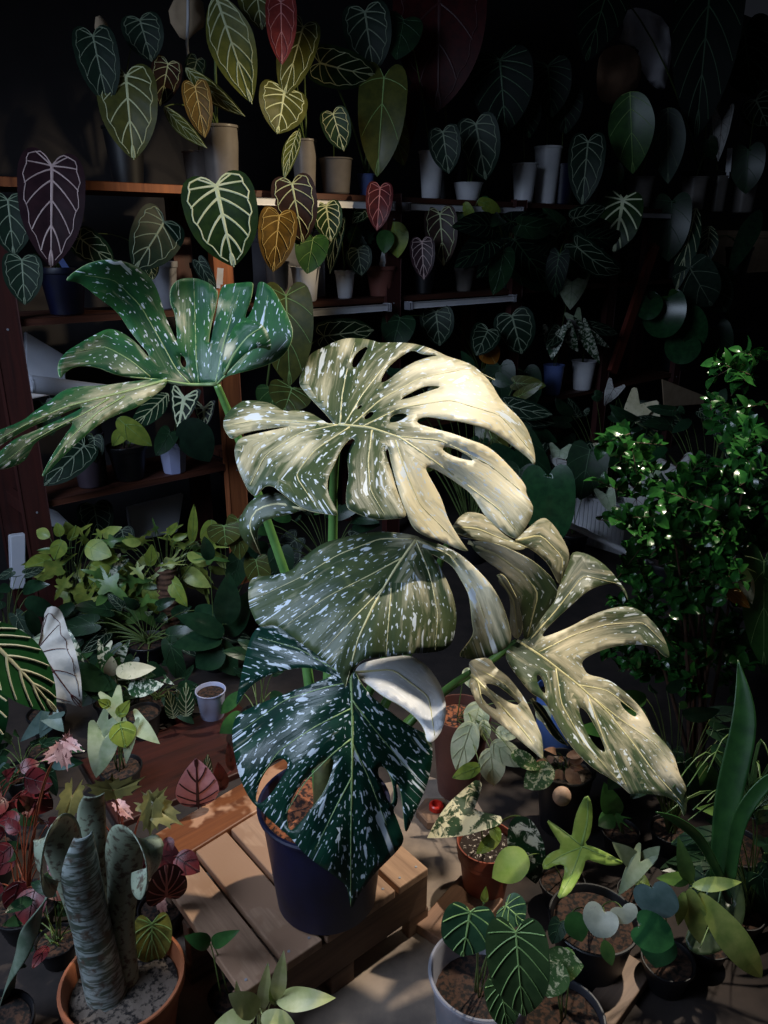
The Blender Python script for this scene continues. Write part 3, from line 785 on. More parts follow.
# the big top leaf
z3 = lambda l: Z(l, 215, 330, 4.453)
z4 = lambda l: Z(l, 370, 330, 4.267)
o1 = z3([(532, 422), (500, 380), (450, 330), (400, 275), (370, 235), (385, 190), (405, 140), (430, 100), (490, 75), (540, 48), (590, 35), (650, 37), (700, 45), (728, 56)]) + \
     z4([(60, 54), (130, 52), (200, 60), (260, 78), (310, 102), (330, 112), (390, 130), (440, 150), (480, 185), (520, 230), (552, 290), (590, 330), (635, 370), (670, 420), (690, 470), (705, 530), (705, 582), (680, 545), (620, 500), (560, 455), (500, 420), (430, 400), (380, 388), (330, 383), (250, 368), (208, 376), (198, 390), (210, 402), (240, 410), (290, 425), (350, 440), (430, 470), (490, 490), (540, 525), (590, 575), (640, 630), (668, 670), (664, 695), (690, 740), (698, 760), (690, 800), (660, 850), (630, 888), (615, 888), (580, 870), (530, 830), (490, 790), (460, 740), (430, 695), (390, 665), (340, 630), (290, 600), (250, 583), (236, 588), (245, 610), (262, 640), (290, 690), (310, 730), (330, 800), (370, 870), (410, 930), (425, 945), (380, 935), (300, 900), (240, 880), (190, 850), (165, 800), (140, 740), (115, 660), (100, 600), (88, 550), (82, 510), (70, 503), (66, 520), (80, 570), (95, 610), (110, 670), (138, 745), (163, 800), (100, 806), (40, 808)]) + \
     z3([(757, 848), (680, 835), (620, 810), (585, 790), (583, 720), (598, 640), (590, 590), (597, 550), (628, 490), (612, 478), (582, 500), (550, 550), (530, 600), (500, 660), (500, 720), (530, 780), (554, 826), (500, 820), (440, 810), (390, 795), (340, 760), (290, 720), (255, 692), (220, 695), (195, 725), (180, 742), (150, 720), (125, 670), (100, 610), (85, 550), (90, 510), (112, 478), (200, 458), (330, 430), (330, 426), (200, 442), (112, 462), (75, 490), (45, 450), (33, 410), (55, 365), (100, 330), (130, 312), (200, 315), (260, 330), (310, 365), (360, 355), (420, 365), (470, 395), (510, 420)])
h1 = [z3([(690, 64), (645, 86), (615, 120), (608, 160), (625, 172), (655, 125)]), z4([(185, 80), (120, 118), (65, 170), (40, 228), (75, 217), (130, 170), (190, 135), (250, 115), (306, 106), (220, 104)]),
      z3([(662, 385), (690, 362), (710, 362), (700, 385), (668, 402)]), z3([(628, 348), (650, 330), (660, 335), (640, 356)]), z4([(78, 385), (100, 358), (150, 352), (163, 365), (130, 388), (90, 397)]), z4([(112, 302), (190, 258), (240, 236), (318, 240), (245, 262), (180, 287)]), z4([(303, 505), (330, 496), (380, 513), (430, 543), (445, 560), (390, 550), (330, 528)])]
c1 = [(338, 425, 1.36), (300, 385, 1.44), (350, 340, 1.54), (400, 345, 1.53), (450, 360, 1.52), (500, 395, 1.50), (535, 462, 1.44), (525, 490, 1.38), (517, 537, 1.33), (465, 545, 1.31), (440, 490, 1.34), (400, 425, 1.36), (375, 520, 1.24), (400, 515, 1.25), (345, 515, 1.23), (335, 512, 1.23), (290, 505, 1.25), (253, 495, 1.29), (238, 455, 1.33), (225, 420, 1.38), (260, 402, 1.42), (470, 430, 1.38)]
ribs1 = [[(338, 425), (370, 428), (400, 438), (425, 455), (460, 480), (500, 510), (515, 530)],
         [(340, 424), (342, 395), (348, 365), (355, 342)], [(345, 424), (362, 395), (385, 365), (410, 346)], [(352, 425), (380, 400), (420, 378), (470, 368), (495, 380)], [(362, 427), (400, 408), (450, 400), (500, 415), (530, 450)], [(400, 437), (440, 440), (490, 465), (520, 490)],
         [(338, 425), (300, 422), (260, 420), (230, 425)], [(338, 425), (300, 433), (265, 455), (250, 485)], [(350, 427), (315, 450), (295, 475), (315, 505)], [(372, 430), (368, 460), (370, 490), (385, 515)], [(395, 440), (405, 470), (420, 505), (455, 540)]]
o1b = z3([(190, 738), (270, 716), (340, 765), (405, 800), (340, 818), (270, 832), (212, 852), (190, 885), (187, 940), (208, 1010), (150, 965), (115, 920), (103, 870), (118, 820), (148, 770)])
sh = [sheet(o1, h1, c1, ribs1, pale0=.08, pale=[(480, 420, 55, .85), (430, 385, 45, .55), (500, 490, 45, .8), (415, 480, 32, .8), (440, 530, 30, .7), (255, 430, 30, .45), (300, 430, 25, .35), (300, 450, 20, .3), (240, 470, 16, .4), (345, 345, 12, .5), (315, 380, 18, .3)]),
      sheet(o1b, [], [(255, 493, 1.33), (300, 510, 1.30), (242, 520, 1.33), (260, 555, 1.36), (250, 530, 1.31)], [z3([(405, 800), (280, 770), (180, 800), (150, 870), (205, 1005)])])]
traced_leaf('leaf', sh, [VAR, RIMC], mon)

# middle leaf
z5 = lambda l: Z(l, 235, 510, 3.84)
z6 = lambda l: Z(l, 410, 500, 4.518)
o2 = z5([(702, 100), (640, 88), (560, 82), (480, 90), (400, 110), (340, 125), (290, 160), (250, 195), (215, 235), (150, 250), (90, 255), (60, 265), (50, 300), (52, 360), (65, 400), (92, 450), (130, 442), (160, 442), (200, 470), (250, 510), (310, 550), (360, 590), (395, 620), (412, 655), (425, 690), (442, 640), (470, 590), (500, 570), (560, 565), (650, 558), (700, 550)]) + \
     z6([(0, 692), (70, 692), (150, 682), (190, 650), (205, 590), (212, 520), (200, 450), (180, 390), (150, 330), (118, 270), (92, 238), (112, 250), (190, 290), (230, 360), (265, 420), (275, 480), (282, 560), (290, 600), (270, 640), (215, 705), (270, 722), (340, 712), (420, 682), (462, 640), (447, 560), (422, 480), (380, 400), (330, 340), (280, 290), (220, 240), (150, 205), (80, 185), (40, 170)])
c2 = [(416, 540, 1.31), (380, 535, 1.33), (300, 555, 1.34), (250, 580, 1.35), (260, 622, 1.30), (300, 650, 1.24), (347, 690, 1.20), (360, 620, 1.22), (400, 655, 1.22), (450, 650, 1.27), (455, 610, 1.29), (440, 560, 1.31), (490, 590, 1.30), (510, 640, 1.32), (470, 655, 1.33), (335, 590, 1.26)]
ribs2 = [z5([(698, 112), (620, 220), (530, 370), (470, 500), (425, 680)]), z5([(690, 112), (560, 110), (400, 170), (250, 260), (80, 340)]), z5([(650, 180), (520, 250), (360, 330), (200, 440)]), z5([(580, 290), (470, 400), (340, 540)]), [(416, 540), (430, 575), (438, 615), (435, 650)], z5([(600, 300), (590, 420), (580, 560)]), [(416, 540), (450, 555), (475, 590), (492, 640)]]
sh = [sheet(o2, [], c2, ribs2, pale0=.06, pale=[(480, 580, 30, .75), (490, 625, 26, .5), (410, 535, 22, .5), (415, 590, 20, .3), (420, 640, 18, .25), (250, 590, 14, .25)])]
traced_leaf('leaf', sh, [VAR, RIMC], mon)

# lower leaf hanging in front of the pot
z7 = lambda l: Z(l, 225, 610, 3.339)
o3 = z7([(400, 190), (340, 170), (290, 130), (220, 80), (150, 40), (100, 62), (78, 110), (62, 180), (47, 250), (34, 330), (60, 282), (100, 242), (150, 215), (200, 200), (270, 190), (325, 205), (362, 218), (340, 228), (280, 250), (200, 280), (120, 310), (45, 345), (25, 380), (24, 440), (38, 520), (60, 590), (88, 640), (118, 668), (160, 710), (220, 760), (260, 810), (310, 850), (370, 890), (410, 925), (416, 975), (424, 1000), (440, 960), (490, 890), (540, 840), (580, 800), (600, 768), (588, 735), (572, 690), (560, 668), (580, 640), (570, 570), (588, 600), (596, 680), (602, 755), (625, 700), (652, 640), (680, 570), (695, 490), (690, 440), (670, 412), (640, 400), (590, 370), (540, 330), (490, 290), (450, 240), (432, 200)])
h3 = [z7([(180, 488), (216, 512), (190, 560), (155, 612), (118, 650), (98, 636), (112, 580), (140, 530)]), z7([(320, 505), (366, 490), (358, 540), (330, 610), (290, 660), (240, 722), (214, 740), (204, 700), (216, 640), (260, 570)]), z7([(505, 525), (535, 522), (558, 565), (566, 620), (556, 655), (530, 610)])]
o3w = z7([(432, 205), (450, 180), (500, 165), (560, 155), (620, 150), (670, 180), (710, 230), (735, 290), (740, 350), (722, 410), (690, 445), (672, 435), (668, 400), (640, 360), (590, 320), (530, 290), (480, 250), (440, 222)])
c3 = [(349, 677, 1.33), (240, 650, 1.42), (236, 700, 1.43), (235, 740, 1.37), (240, 790, 1.33), (262, 815, 1.31), (310, 860, 1.27), (352, 905, 1.31), (352, 780, 1.29), (300, 730, 1.31), (400, 840, 1.32), (430, 750, 1.37), (415, 800, 1.34), (395, 720, 1.34), (440, 690, 1.34), (420, 660, 1.31)]
ribs3 = [z7([(422, 205), (424, 300), (424, 450), (422, 600), (420, 800), (420, 990)]), z7([(418, 240), (330, 260), (200, 300), (60, 400)]), z7([(420, 330), (300, 390), (180, 470), (90, 600)]), z7([(422, 430), (360, 480), (270, 570), (190, 700)]), z7([(422, 560), (360, 680), (300, 800)]), z7([(424, 300), (500, 400), (600, 520), (640, 560)]), z7([(422, 440), (480, 560), (540, 720)]), z7([(420, 230), (250, 130), (110, 90)])]
sh = [sheet(o3, h3, c3, ribs3, pale0=0)]
traced_leaf('leaf', sh, [VARD, RIM], mon)
sh = [sheet(o3w, [], [(355, 675, 1.345), (400, 660, 1.38), (440, 690, 1.34), (432, 740, 1.27), (400, 690, 1.325)], [z7([(432, 210), (560, 200), (680, 290), (700, 420)])], pale0=.8)]
o = traced_leaf('leaf_sector', sh, [VARW, RIMC], mon); o['label'] = 'all-white lobe of the lower leaf'

# leaf low on the right side
z8 = lambda l: Z(l, 490, 540, 3.655)
o4 = z8([(100, 368), (128, 362), (160, 320), (200, 270), (240, 200), (265, 140), (290, 80), (300, 40), (350, 48), (400, 75), (440, 110), (475, 155), (498, 185), (508, 230), (490, 185), (460, 155), (400, 165), (350, 190), (300, 235), (240, 290), (200, 332), (186, 358), (240, 340), (300, 315), (360, 280), (420, 255), (490, 240), (540, 250), (600, 300), (640, 360), (662, 435), (630, 420), (605, 390), (540, 380), (470, 385), (400, 405), (350, 430), (333, 450), (345, 475), (360, 493), (410, 503), (450, 520), (500, 560), (550, 610), (582, 662), (592, 692), (640, 740), (675, 790), (692, 855), (704, 875), (720, 910), (720, 980), (710, 1020), (695, 970), (660, 940), (600, 930), (540, 925), (510, 930), (490, 905), (440, 870), (385, 840), (340, 800), (290, 745), (250, 680), (215, 610), (190, 580), (150, 560), (110, 510), (75, 465), (50, 412)])
h4 = [z8([(168, 488), (190, 498), (206, 550), (200, 566), (176, 532)]), z8([(318, 606), (350, 618), (385, 680), (410, 730), (428, 782), (390, 760), (350, 700)]), z8([(470, 585), (510, 600), (540, 635), (530, 650), (490, 620)])]
c4 = [(516, 641, 1.56), (572, 553, 1.70), (628, 598, 1.66), (590, 590, 1.64), (625, 608, 1.64), (671, 655, 1.60), (600, 650, 1.60), (582, 665, 1.58), (645, 720, 1.57), (680, 770, 1.53), (686, 815, 1.52), (630, 795, 1.50), (580, 760, 1.48), (545, 690, 1.52), (505, 655, 1.55), (600, 720, 1.54)]
ribs4 = [z8([(98, 368), (200, 435), (320, 530), (420, 620), (520, 740), (600, 850), (700, 960)]), z8([(140, 372), (240, 260), (340, 130), (470, 160)]), z8([(180, 410), (300, 350), (420, 310), (560, 300), (640, 380)]), z8([(320, 530), (430, 550), (560, 650)]), z8([(380, 580), (480, 660), (600, 740), (685, 840)]), z8([(240, 470), (260, 600), (340, 740), (480, 890)]), z8([(360, 580), (420, 740), (500, 900)])]
o4f = z8([(150, 580), (190, 600), (215, 640), (245, 690), (290, 755), (258, 742), (225, 712), (190, 662), (165, 620)])
sh = [sheet(o4, h4, c4, ribs4, pale0=.14, pale=[(560, 640, 22, .45), (600, 645, 30, .4), (640, 720, 22, .8), (672, 770, 16, .8), (590, 690, 26, .4), (600, 770, 30, .2)]),
      sheet(o4f, [], [(535, 700, 1.55), (560, 742, 1.52), (550, 720, 1.54)], [z8([(150, 580), (210, 660), (285, 752)])], pale0=-.1)]
traced_leaf('leaf', sh, [VARC, RIMC], mon)

# folded leaf behind
ob1 = z6([(262, 190), (320, 185), (400, 200), (470, 230), (540, 265), (600, 310), (650, 360), (667, 400), (660, 450), (610, 510), (570, 570), (540, 625), (513, 632), (510, 560), (500, 500), (480, 430), (450, 360), (410, 320), (350, 280), (300, 240)])
ob2 = z6([(395, 328), (430, 345), (460, 400), (500, 480), (512, 560), (492, 635), (458, 612), (450, 540), (455, 450), (430, 400), (400, 378)])
ob3 = z6([(490, 170), (540, 120), (600, 73), (640, 100), (690, 170), (722, 240), (715, 290), (690, 350), (675, 388), (650, 330), (620, 280), (570, 235), (520, 205), (470, 185)])
ob4 = z6([(188, 122), (240, 55), (300, 55), (340, 70), (380, 115), (430, 160), (480, 190), (540, 215), (480, 228), (400, 200), (300, 178), (210, 150)])
sh = [sheet(ob1, [], [(470, 545, 1.46), (520, 555, 1.44), (558, 590, 1.47), (530, 638, 1.52), (525, 600, 1.46)], [z6([(262, 190), (400, 250), (520, 340), (580, 420), (530, 620)])], pale0=.1, pale=[(500, 565, 34, .6)]),
      sheet(ob2, [], [(500, 575, 1.50), (510, 600, 1.50), (518, 640, 1.53), (520, 610, 1.49)], [z6([(398, 335), (470, 450), (490, 625)])], pale0=.5),
      sheet(ob3, [], [(516, 540, 1.52), (545, 517, 1.62), (568, 555, 1.58), (560, 585, 1.56)], [z6([(480, 185), (590, 160), (690, 260), (685, 360)])], pale0=.35),
      sheet(ob4, [], [(455, 527, 1.47), (470, 512, 1.52), (500, 535, 1.52), (530, 548, 1.52)], [z6([(190, 125), (300, 130), (420, 180), (530, 215)])], pale0=.4)]
traced_leaf('leaf', sh, [VARC, RIMC], mon)

# petioles and the stem
crown = mbase+Vector((0, 0, .225))
def petiole(pts, r0, r1, lab=None):
    q = [P(*p) for p in pts]
    # smooth the path
    for _ in range(2):
        n = [q[0]]
        for i in range(len(q)-1): n += [q[i]*.75+q[i+1]*.25, q[i]*.25+q[i+1]*.75]
        n.append(q[-1]); q = n
    m = MB(); m.tube(q, [r0+(r1-r0)*i/(len(q)-1) for i in range(len(q))], 10); return m.build('petiole', STEMG, mon, smooth=True)
STEMG = plain('petiole_green', (92, 134, 70), .38, (74, 116, 58), 24)
cp = proj(crown)
petiole([(217, 385, 1.505), (236, 430, 1.54), (272, 535, 1.60), (298, 610, 1.62), (312, 700, 1.62), (cp[0]-4, cp[1], dep(crown))], .007, .013)
petiole([(339, 426, 1.37), (336, 450, 1.46), (333, 490, 1.53), (333, 540, 1.58), (328, 680, 1.61), (cp[0], cp[1], dep(crown))], .006, .013)
petiole([(416, 541, 1.32), (420, 560, 1.42), (395, 640, 1.54), (345, 740, 1.58), (cp[0]+6, cp[1]+4, dep(crown)-.01)], .006, .012)
petiole([(350, 678, 1.335), (352, 700, 1.42), (345, 740, 1.50), (cp[0]+8, cp[1]+6, dep(crown)-.02)], .006, .011)
petiole([(516, 642, 1.565), (500, 655, 1.60), (430, 700, 1.62), (370, 760, 1.60), (cp[0]+10, cp[1], dep(crown))], .006, .012)
petiole([(455, 528, 1.475), (440, 560, 1.55), (400, 680, 1.60), (cp[0]+6, cp[1]-6, dep(crown)+.01)], .005, .012)
m = MB(); m.tube([crown-Vector((0, 0, .03)), crown+Vector((.0, .02, .06)), crown+Vector((.0, .035, .14))], [.024, .022, .016], 12); m.build('stem', plain('stem_brown_green', (96, 100, 58), .6, (70, 70, 42), 40), mon, smooth=True)

z9 = lambda l: Z(l, 430, 640, 4.8)
o6 = z9([(180, 108), (220, 88), (290, 84), (312, 130), (370, 170), (420, 230), (460, 290), (490, 350), (520, 420), (540, 470), (546, 580), (520, 555), (480, 520), (420, 470), (360, 420), (310, 380), (270, 350), (235, 320), (208, 270), (188, 220), (200, 160)])
h6 = [z9([(262, 205), (320, 213), (370, 250), (420, 295), (432, 316), (380, 302), (320, 262), (275, 227)]), z9([(238, 248), (275, 270), (310, 305), (327, 338), (290, 322), (255, 287)])]
o = traced_leaf('leaf', [sheet(o6, h6, [(470, 668, 1.50), (500, 690, 1.46), (543, 755, 1.42), (490, 715, 1.45), (525, 710, 1.47)], [z9([(195, 165), (270, 240), (370, 350), (460, 450), (540, 560)]), z9([(250, 150), (360, 210), (470, 330)]), z9([(230, 200), (250, 300), (330, 380)])], pale0=.62, pale=[(500, 690, 10, -.5), (540, 750, 10, -.3)])], [VARC, RIMC], mon); o['label'] = 'small cream leaf with two long holes'
petiole([(471, 672, 1.505), (455, 682, 1.55), (420, 710, 1.60), (cp[0]+10, cp[1]+2, dep(crown)-.01)], .005, .010)

# ------------------------------------------------------------------ plants on the rack
def SB(px, py, off, z):
    p = PS(px, py, off); return Vector((p.x, p.y, z+.0005))
def potpx(w, h, base, kind='round', mat=None, soil=None, **k):
    d = dep(base)
    return dict(r=w*d/F/2, h=h*d/F*1.03, kind=kind, mat=mat, soil=soil, **k)
def shelf_plant(name, label, cat, px, py, z, off, potspec, leaves, loff=None, **kw):
    b = SB(px, py, off, z)
    pot = None
    if potspec:
        w, h, kind, mat, soil = potspec[:5]; ex = potspec[5] if len(potspec) > 5 else {}
        pot = potpx(w, h, b, kind, mat, soil, **ex)
    return plant(name, label, cat, b, leaves, pot, rackplane(off+.06 if loff is None else loff), **kw)
AN = 'potted_anthurium'
CLP = dict(clearsoil=True, taper=.8)
# top shelf
shelf_plant(AN, 'anthurium with dull heart leaves at the dim end of the top shelf', 'plant', 128, 178, Z1, -.14, (40, 52, 'smooth', BLACK, SOIL),
    [(93, 36, 108, 106, 42, 'dim', .02), (126, 76, 134, 160, 58, 'olive', .06, dict(roll=.1)), (168, 64, 160, 106, 30, 'brown', .0), (140, 20, 152, 62, 40, 'dim', -.03)])
shelf_plant(AN, 'anthurium with slanting narrow olive leaves in a dusty clear cup', 'plant', 222, 172, Z1, -.10, (38, 56, 'smooth', CLEARB, ROOTS, CLP),
    [(164, 107, 207, 148, 17, 'longol', .05, dict(roll=.5)), (186, 68, 245, 116, 22, 'longol', .02, dict(roll=.6)), (195, 87, 205, 138, 28, 'gold', .07), (216, -4, 252, 104, 46, 'longol', .06)])
shelf_plant(AN, 'low clear cup of roots half hidden behind the dusty cup of olive leaves', 'plant', 199, 172, Z1, -.18, (30, 34, 'smooth', CLEARB, ROOTS, CLP), [(197, 60, 188, 92, 20, 'dim', -.05)])
shelf_plant(AN, 'anthurium with one red young leaf over pale-veined olive hearts', 'plant', 305, 178, Z1, -.07, (25, 47, 'smooth', CLEARB, ROOTS, CLP),
    [(281, 2, 282, 65, 31, 'red', .10), (303, 27, 283, 98, 38, 'olive', .05), (284, 92, 277, 134, 50, 'olive', .07, dict(roll=-.2)), (298, 131, 284, 180, 17, 'longol', .09, dict(roll=.4)), (256, -12, 262, 30, 40, 'olive', 0)])
shelf_plant(AN, 'small anthurium with one cream-veined heart over a wide clear cup', 'plant', 336, 179, Z1, -.07, (33, 32, 'smooth', CLEARB, ROOTS, CLP),
    [(333, 114, 344, 151, 29, 'crys', .06)])
shelf_plant(AN, 'anthurium with a broad hanging olive leaf and a sideways veined leaf', 'plant', 366, 179, Z1, -.11, (17, 20, 'smooth', BLUEL, SOIL),
    [(320, 63, 376, 75, 38, 'crys', .05, dict(roll=.3)), (365, 12, 374, 74, 48, 'dim', -.01), (384, 78, 377, 177, 48, 'bigol', .10, dict(veins=4, fold=.3)), (408, 90, 402, 160, 26, 'wine', .0), (392, 122, 404, 166, 26, 'bigol', .04)])
shelf_plant(AN, 'anthurium with one huge dark wine-red hanging leaf', 'plant', 446, 181, Z1, -.22, (36, 40, 'smooth', BLACK, SOIL), [(440, -20, 438, 112, 92, 'wine', .10)])
shelf_plant(AN, 'dark veined anthurium leaning over a white cup with a cut-away shade', 'plant', 431, 183, Z1, -.06, (25, 42, 'smooth', WHITE, SOIL),
    [(443, 132, 449, 174, 32, 'dim', .08), (404, 20, 396, 60, 40, 'pdark', .0)])
shelf_plant(AN, 'dark broad anthurium above a squat white pot', 'plant', 468, 184, Z1, -.08, (30, 16, 'smooth', WHITE, SOIL), [(476, 124, 486, 180, 42, 'dim', .07), (458, 126, 462, 150, 26, 'dim', .0), (500, 60, 506, 134, 62, 'vblack', .05)])
shelf_plant('potted_plant', 'short white cup beside the tall leaning-looking white cup', 'plant', 524, 185, Z1, -.07, (25, 35, 'smooth', WHITE, SOIL), [(520, 96, 530, 138, 36, 'vblack', .02)])
shelf_plant('potted_plant', 'tall white cup between a short white cup and a blue cup', 'plant', 546, 185, Z1, -.10, (27, 51, 'smooth', WHITE, SOIL), [(548, 66, 552, 118, 44, 'vblack', .05)])
shelf_plant('potted_plant', 'blue cup beside the tall white cup on the top shelf', 'plant', 562, 186, Z1, -.07, (24, 36, 'smooth', BLUE, SOIL), [(564, 92, 566, 134, 36, 'vblack', .0)])
shelf_plant(AN, 'anthurium with a pale-veined shaded leaf above the shelf lip near the hanging film', 'plant', 586, 187, Z1, -.12, (28, 34, 'smooth', BLACK, SOIL), [(588, 142, 582, 206, 36, 'dim', .12)])
shelf_plant(AN, 'plain oval green leaf hanging in front of brown paper with a grey-green twin', 'plant', 638, 189, Z1, -.10, (30, 28, 'smooth', CLEARB, ROOTS, CLP),
    [(630, 92, 633, 174, 44, 'plain', .10, dict(kind='ovate', fold=.3)), (668, 108, 668, 184, 33, 'pgrey', .06, dict(fold=.3, kind='ovate')), (612, 168, 618, 186, 20, 'pdark', .05)])
shelf_plant(AN, 'enormous near-black corrugated leaf hanging from the top shelf', 'plant', 700, 190, Z1, -.20, (40, 36, 'smooth', BLACK, SOIL), [(712, -30, 696, 138, 66, 'vblack', .16), (610, -18, 586, 62, 50, 'vblack', .08), (744, 30, 752, 96, 50, 'vblack', .1)])
shelf_plant('potted_plant', 'pale brown dry leaf over a grey cup of roots', 'plant', 694, 190, Z1, -.06, (25, 30, 'smooth', CLEARB, ROOTS, CLP), [(722, 120, 718, 162, 20, 'calad', .04)])
shelf_plant('potted_plant', 'dark drooping leaf over grey cups at the far end of the top shelf', 'plant', 744, 192, Z1, -.06, (24, 34, 'smooth', CLEARB, ROOTS, CLP), [(748, 150, 746, 194, 32, 'pdark', .06), (756, 100, 768, 126, 34, 'dim', .0)])
shelf_plant('potted_plant', 'narrow grey cup of roots beside a white plant tag', 'plant', 718, 191, Z1, -.08, (18, 32, 'smooth', CLEARB, ROOTS, CLP), [(708, 140, 714, 160, 14, 'pdark', .03)])

# middle shelf
shelf_plant(AN, 'anthurium with one large purple-brown leaf, rose veins, in a dark blue pot', 'plant', 68, 318, Z2, -.09, (44, 44, 'round', BLUE, SOIL),
    [(52, 166, 51, 268, 62, 'plum', .10, dict(fold=.15)), (8, 200, 14, 256, 42, 'dim', .04), (22, 260, 25, 305, 37, 'dim', .12, dict(label='small dark leaf with grey veins'))])
shelf_plant(AN, 'anthurium with two dark drooping leaves and a yellow stalk in a grey cup', 'plant', 166, 316, Z2, -.08, (30, 44, 'round', GREYP, SOIL),
    [(80, 238, 114, 262, 33, 'crys', .06, dict(roll=.4)), (164, 222, 134, 270, 50, 'dim', .09, dict(roll=-.15)), (150, 262, 153, 280, 16, 'crys', .05)])
shelf_plant(AN, 'anthurium with one bright white-veined heart leaf in front of the orange post', 'plant', 210, 312, Z2, -.10, (32, 40, 'round', BLACK, SOIL),
    [(216, 186, 234, 267, 72, 'hero', .22, dict(fold=.12, bend=.14)), (199, 262, 216, 292, 15, 'dim', .13)])
shelf_plant(AN, 'anthurium with a golden-brown leaf under a dark brown one in a clear cup', 'plant', 278, 292, Z2, -.06, (24, 38, 'smooth', CLEARB, ROOTS, CLP),
    [(292, 184, 303, 243, 44, 'brown', .06), (279, 216, 273, 272, 38, 'gold', .10)])
shelf_plant(AN, 'small green heart leaf standing in a white cup', 'plant', 306, 295, Z2, -.05, (29, 32, 'smooth', WHITE, SOIL), [(313, 238, 307, 274, 33, 'plain', .07), (326, 206, 331, 242, 30, 'hero', .04, dict(label='bright green leaf with white veins'))])
shelf_plant(AN, 'narrow dark anthurium leaf beside a white and orange pot', 'plant', 345, 284, Z2, -.07, (20, 26, 'round', WHITE, SOIL), [(338, 224, 330, 274, 18, 'dim', .06, dict(roll=.4)), (366, 210, 352, 224, 16, 'crys', .02, dict(roll=.3))])
shelf_plant('potted_plant', 'spiky dark plant with a veined drooping leaf behind the tagged clear pot', 'plant', 362, 284, Z2, -.18, (24, 26, 'round', BLACK, SOIL),
    [(358, 238, 342, 226, 26, 'spiky', .06), (362, 240, 376, 232, 24, 'spiky', .06), (358, 240, 366, 256, 20, 'spiky', .08), (358, 250, 362, 276, 26, 'dim', .13), (352, 232, 350, 220, 18, 'spiky', .03)])
shelf_plant('potted_plant', 'clear pot of red-brown bark with a white tag and soft green leaves', 'plant', 381, 286, Z2, -.06, (30, 28, 'round', clearm('rust_clear_plastic', (150, 96, 86), .62, .3), SOILR, dict(clearsoil=True)),
    [(394, 222, 398, 258, 26, 'lime', .0), (386, 230, 384, 254, 18, 'small', .0)])
shelf_plant(AN, 'anthurium with one hanging maroon leaf under the tube light', 'plant', 396, 284, Z2, -.2, (22, 26, 'round', BLACK, SOIL), [(380, 188, 377, 231, 27, 'maroon', .26)])
shelf_plant(AN, 'anthurium with two dusky leaves, one rose-veined, in front of the dark red post', 'plant', 424, 286, Z2, -.06, (22, 26, 'round', BLACK, SOIL), [(422, 242, 424, 280, 25, 'plum', .10), (440, 214, 444, 266, 33, 'brown', .07)])
shelf_plant('potted_plant', 'yellow-green drooping leaves over a small clear pot', 'plant', 464, 282, Z2, -.07, (20, 22, 'round', CLEARB, SOIL, dict(clearsoil=True)),
    [(465, 202, 474, 228, 11, 'lime', .05), (478, 200, 501, 212, 13, 'lime', .04), (456, 208, 462, 232, 12, 'small', .0), (486, 196, 480, 218, 12, 'small', -.02)])
shelf_plant('potted_plant', 'big black-green drooping mass of leaves right of the small clear pot', 'plant', 505, 284, Z2, -.1, (26, 28, 'round', BLACK, SOIL), bunch(505, 236, 20, 24, 9, 40, ['vblack', 'pdark'], 3, d=.05, asp=.6), loff=.1)
shelf_plant('potted_plant', 'dark bushy plant before the leaning red brace', 'plant', 572, 283, Z2, -.08, (26, 26, 'round', BLACK, SOIL), bunch(568, 238, 20, 24, 9, 40, ['vblack', 'pdark', 'dim'], 5, d=.05, asp=.6), loff=.1)
shelf_plant(AN, 'round anthurium leaf with bold pale veins facing the aisle, far bays', 'plant', 624, 276, Z2, -.1, (26, 26, 'round', BLACK, SOIL), [(623, 200, 614, 252, 42, 'hero', .12, dict(label='leaf with pale veins', kind='round', vw=.03, marg=False)), (596, 228, 590, 262, 26, 'pdark', .08)])
shelf_plant(AN, 'dark round leaf with a long narrow white-ribbed leaf beside it', 'plant', 672, 276, Z2, -.1, (28, 28, 'round', BLACK, SOIL), [(672, 202, 668, 262, 38, 'pdark', .06), (696, 208, 676, 292, 22, 'long', .12), (710, 226, 704, 268, 20, 'long', .09)])
shelf_plant(AN, 'long strap-shaped dark leaf leaning before the cardboard box', 'plant', 735, 280, Z2, -.05, (26, 26, 'round', BLACK, SOIL), [(760, 210, 728, 276, 20, 'long', .06, dict(veins=0)), (690, 268, 712, 306, 40, 'pgrey', .14)])

# lower shelf
shelf_plant(AN, 'dark anthurium with long leaves in a clear pot by the dark front post', 'plant', 92, 488, Z3, -.10, (34, 52, 'round', clearm('murky_clear', (96, 84, 96), .6, .35), ROOTS, dict(clearsoil=True)),
    [(84, 446, 44, 486, 34, 'dim', .10), (94, 438, 96, 463, 18, 'dim', .08), (44, 404, 52, 436, 26, 'pdark', .0)])
shelf_plant('potted_plant', 'black pot with a yellow-edged leaf and a dark lance leaf', 'plant', 131, 484, Z3, -.09, (38, 34, 'round', BLACK, SOIL),
    [(118, 418, 152, 446, 22, 'lime', .08, dict(roll=.3)), (168, 394, 128, 432, 22, 'long', .06, dict(label='dark leaf with pale midrib')), (124, 430, 112, 446, 14, 'lime', .04)])
shelf_plant(AN, 'zebra-veined anthurium in a small faceted white pot', 'plant', 175, 476, Z3, -.06, (30, 31, 'smooth', plain('pale_lilac_plastic', (190, 196, 232), .4, (170, 178, 222), 9), SOIL, dict(segs=8, taper=.74)),
    [(184, 398, 178, 430, 30, 'zebra', .06), (204, 408, 204, 430, 22, 'zebra', .02), (184, 420, 210, 462, 36, 'dim', .09, dict(kind='ovate', veins=0)), (170, 432, 156, 456, 20, 'pdark', .07)])
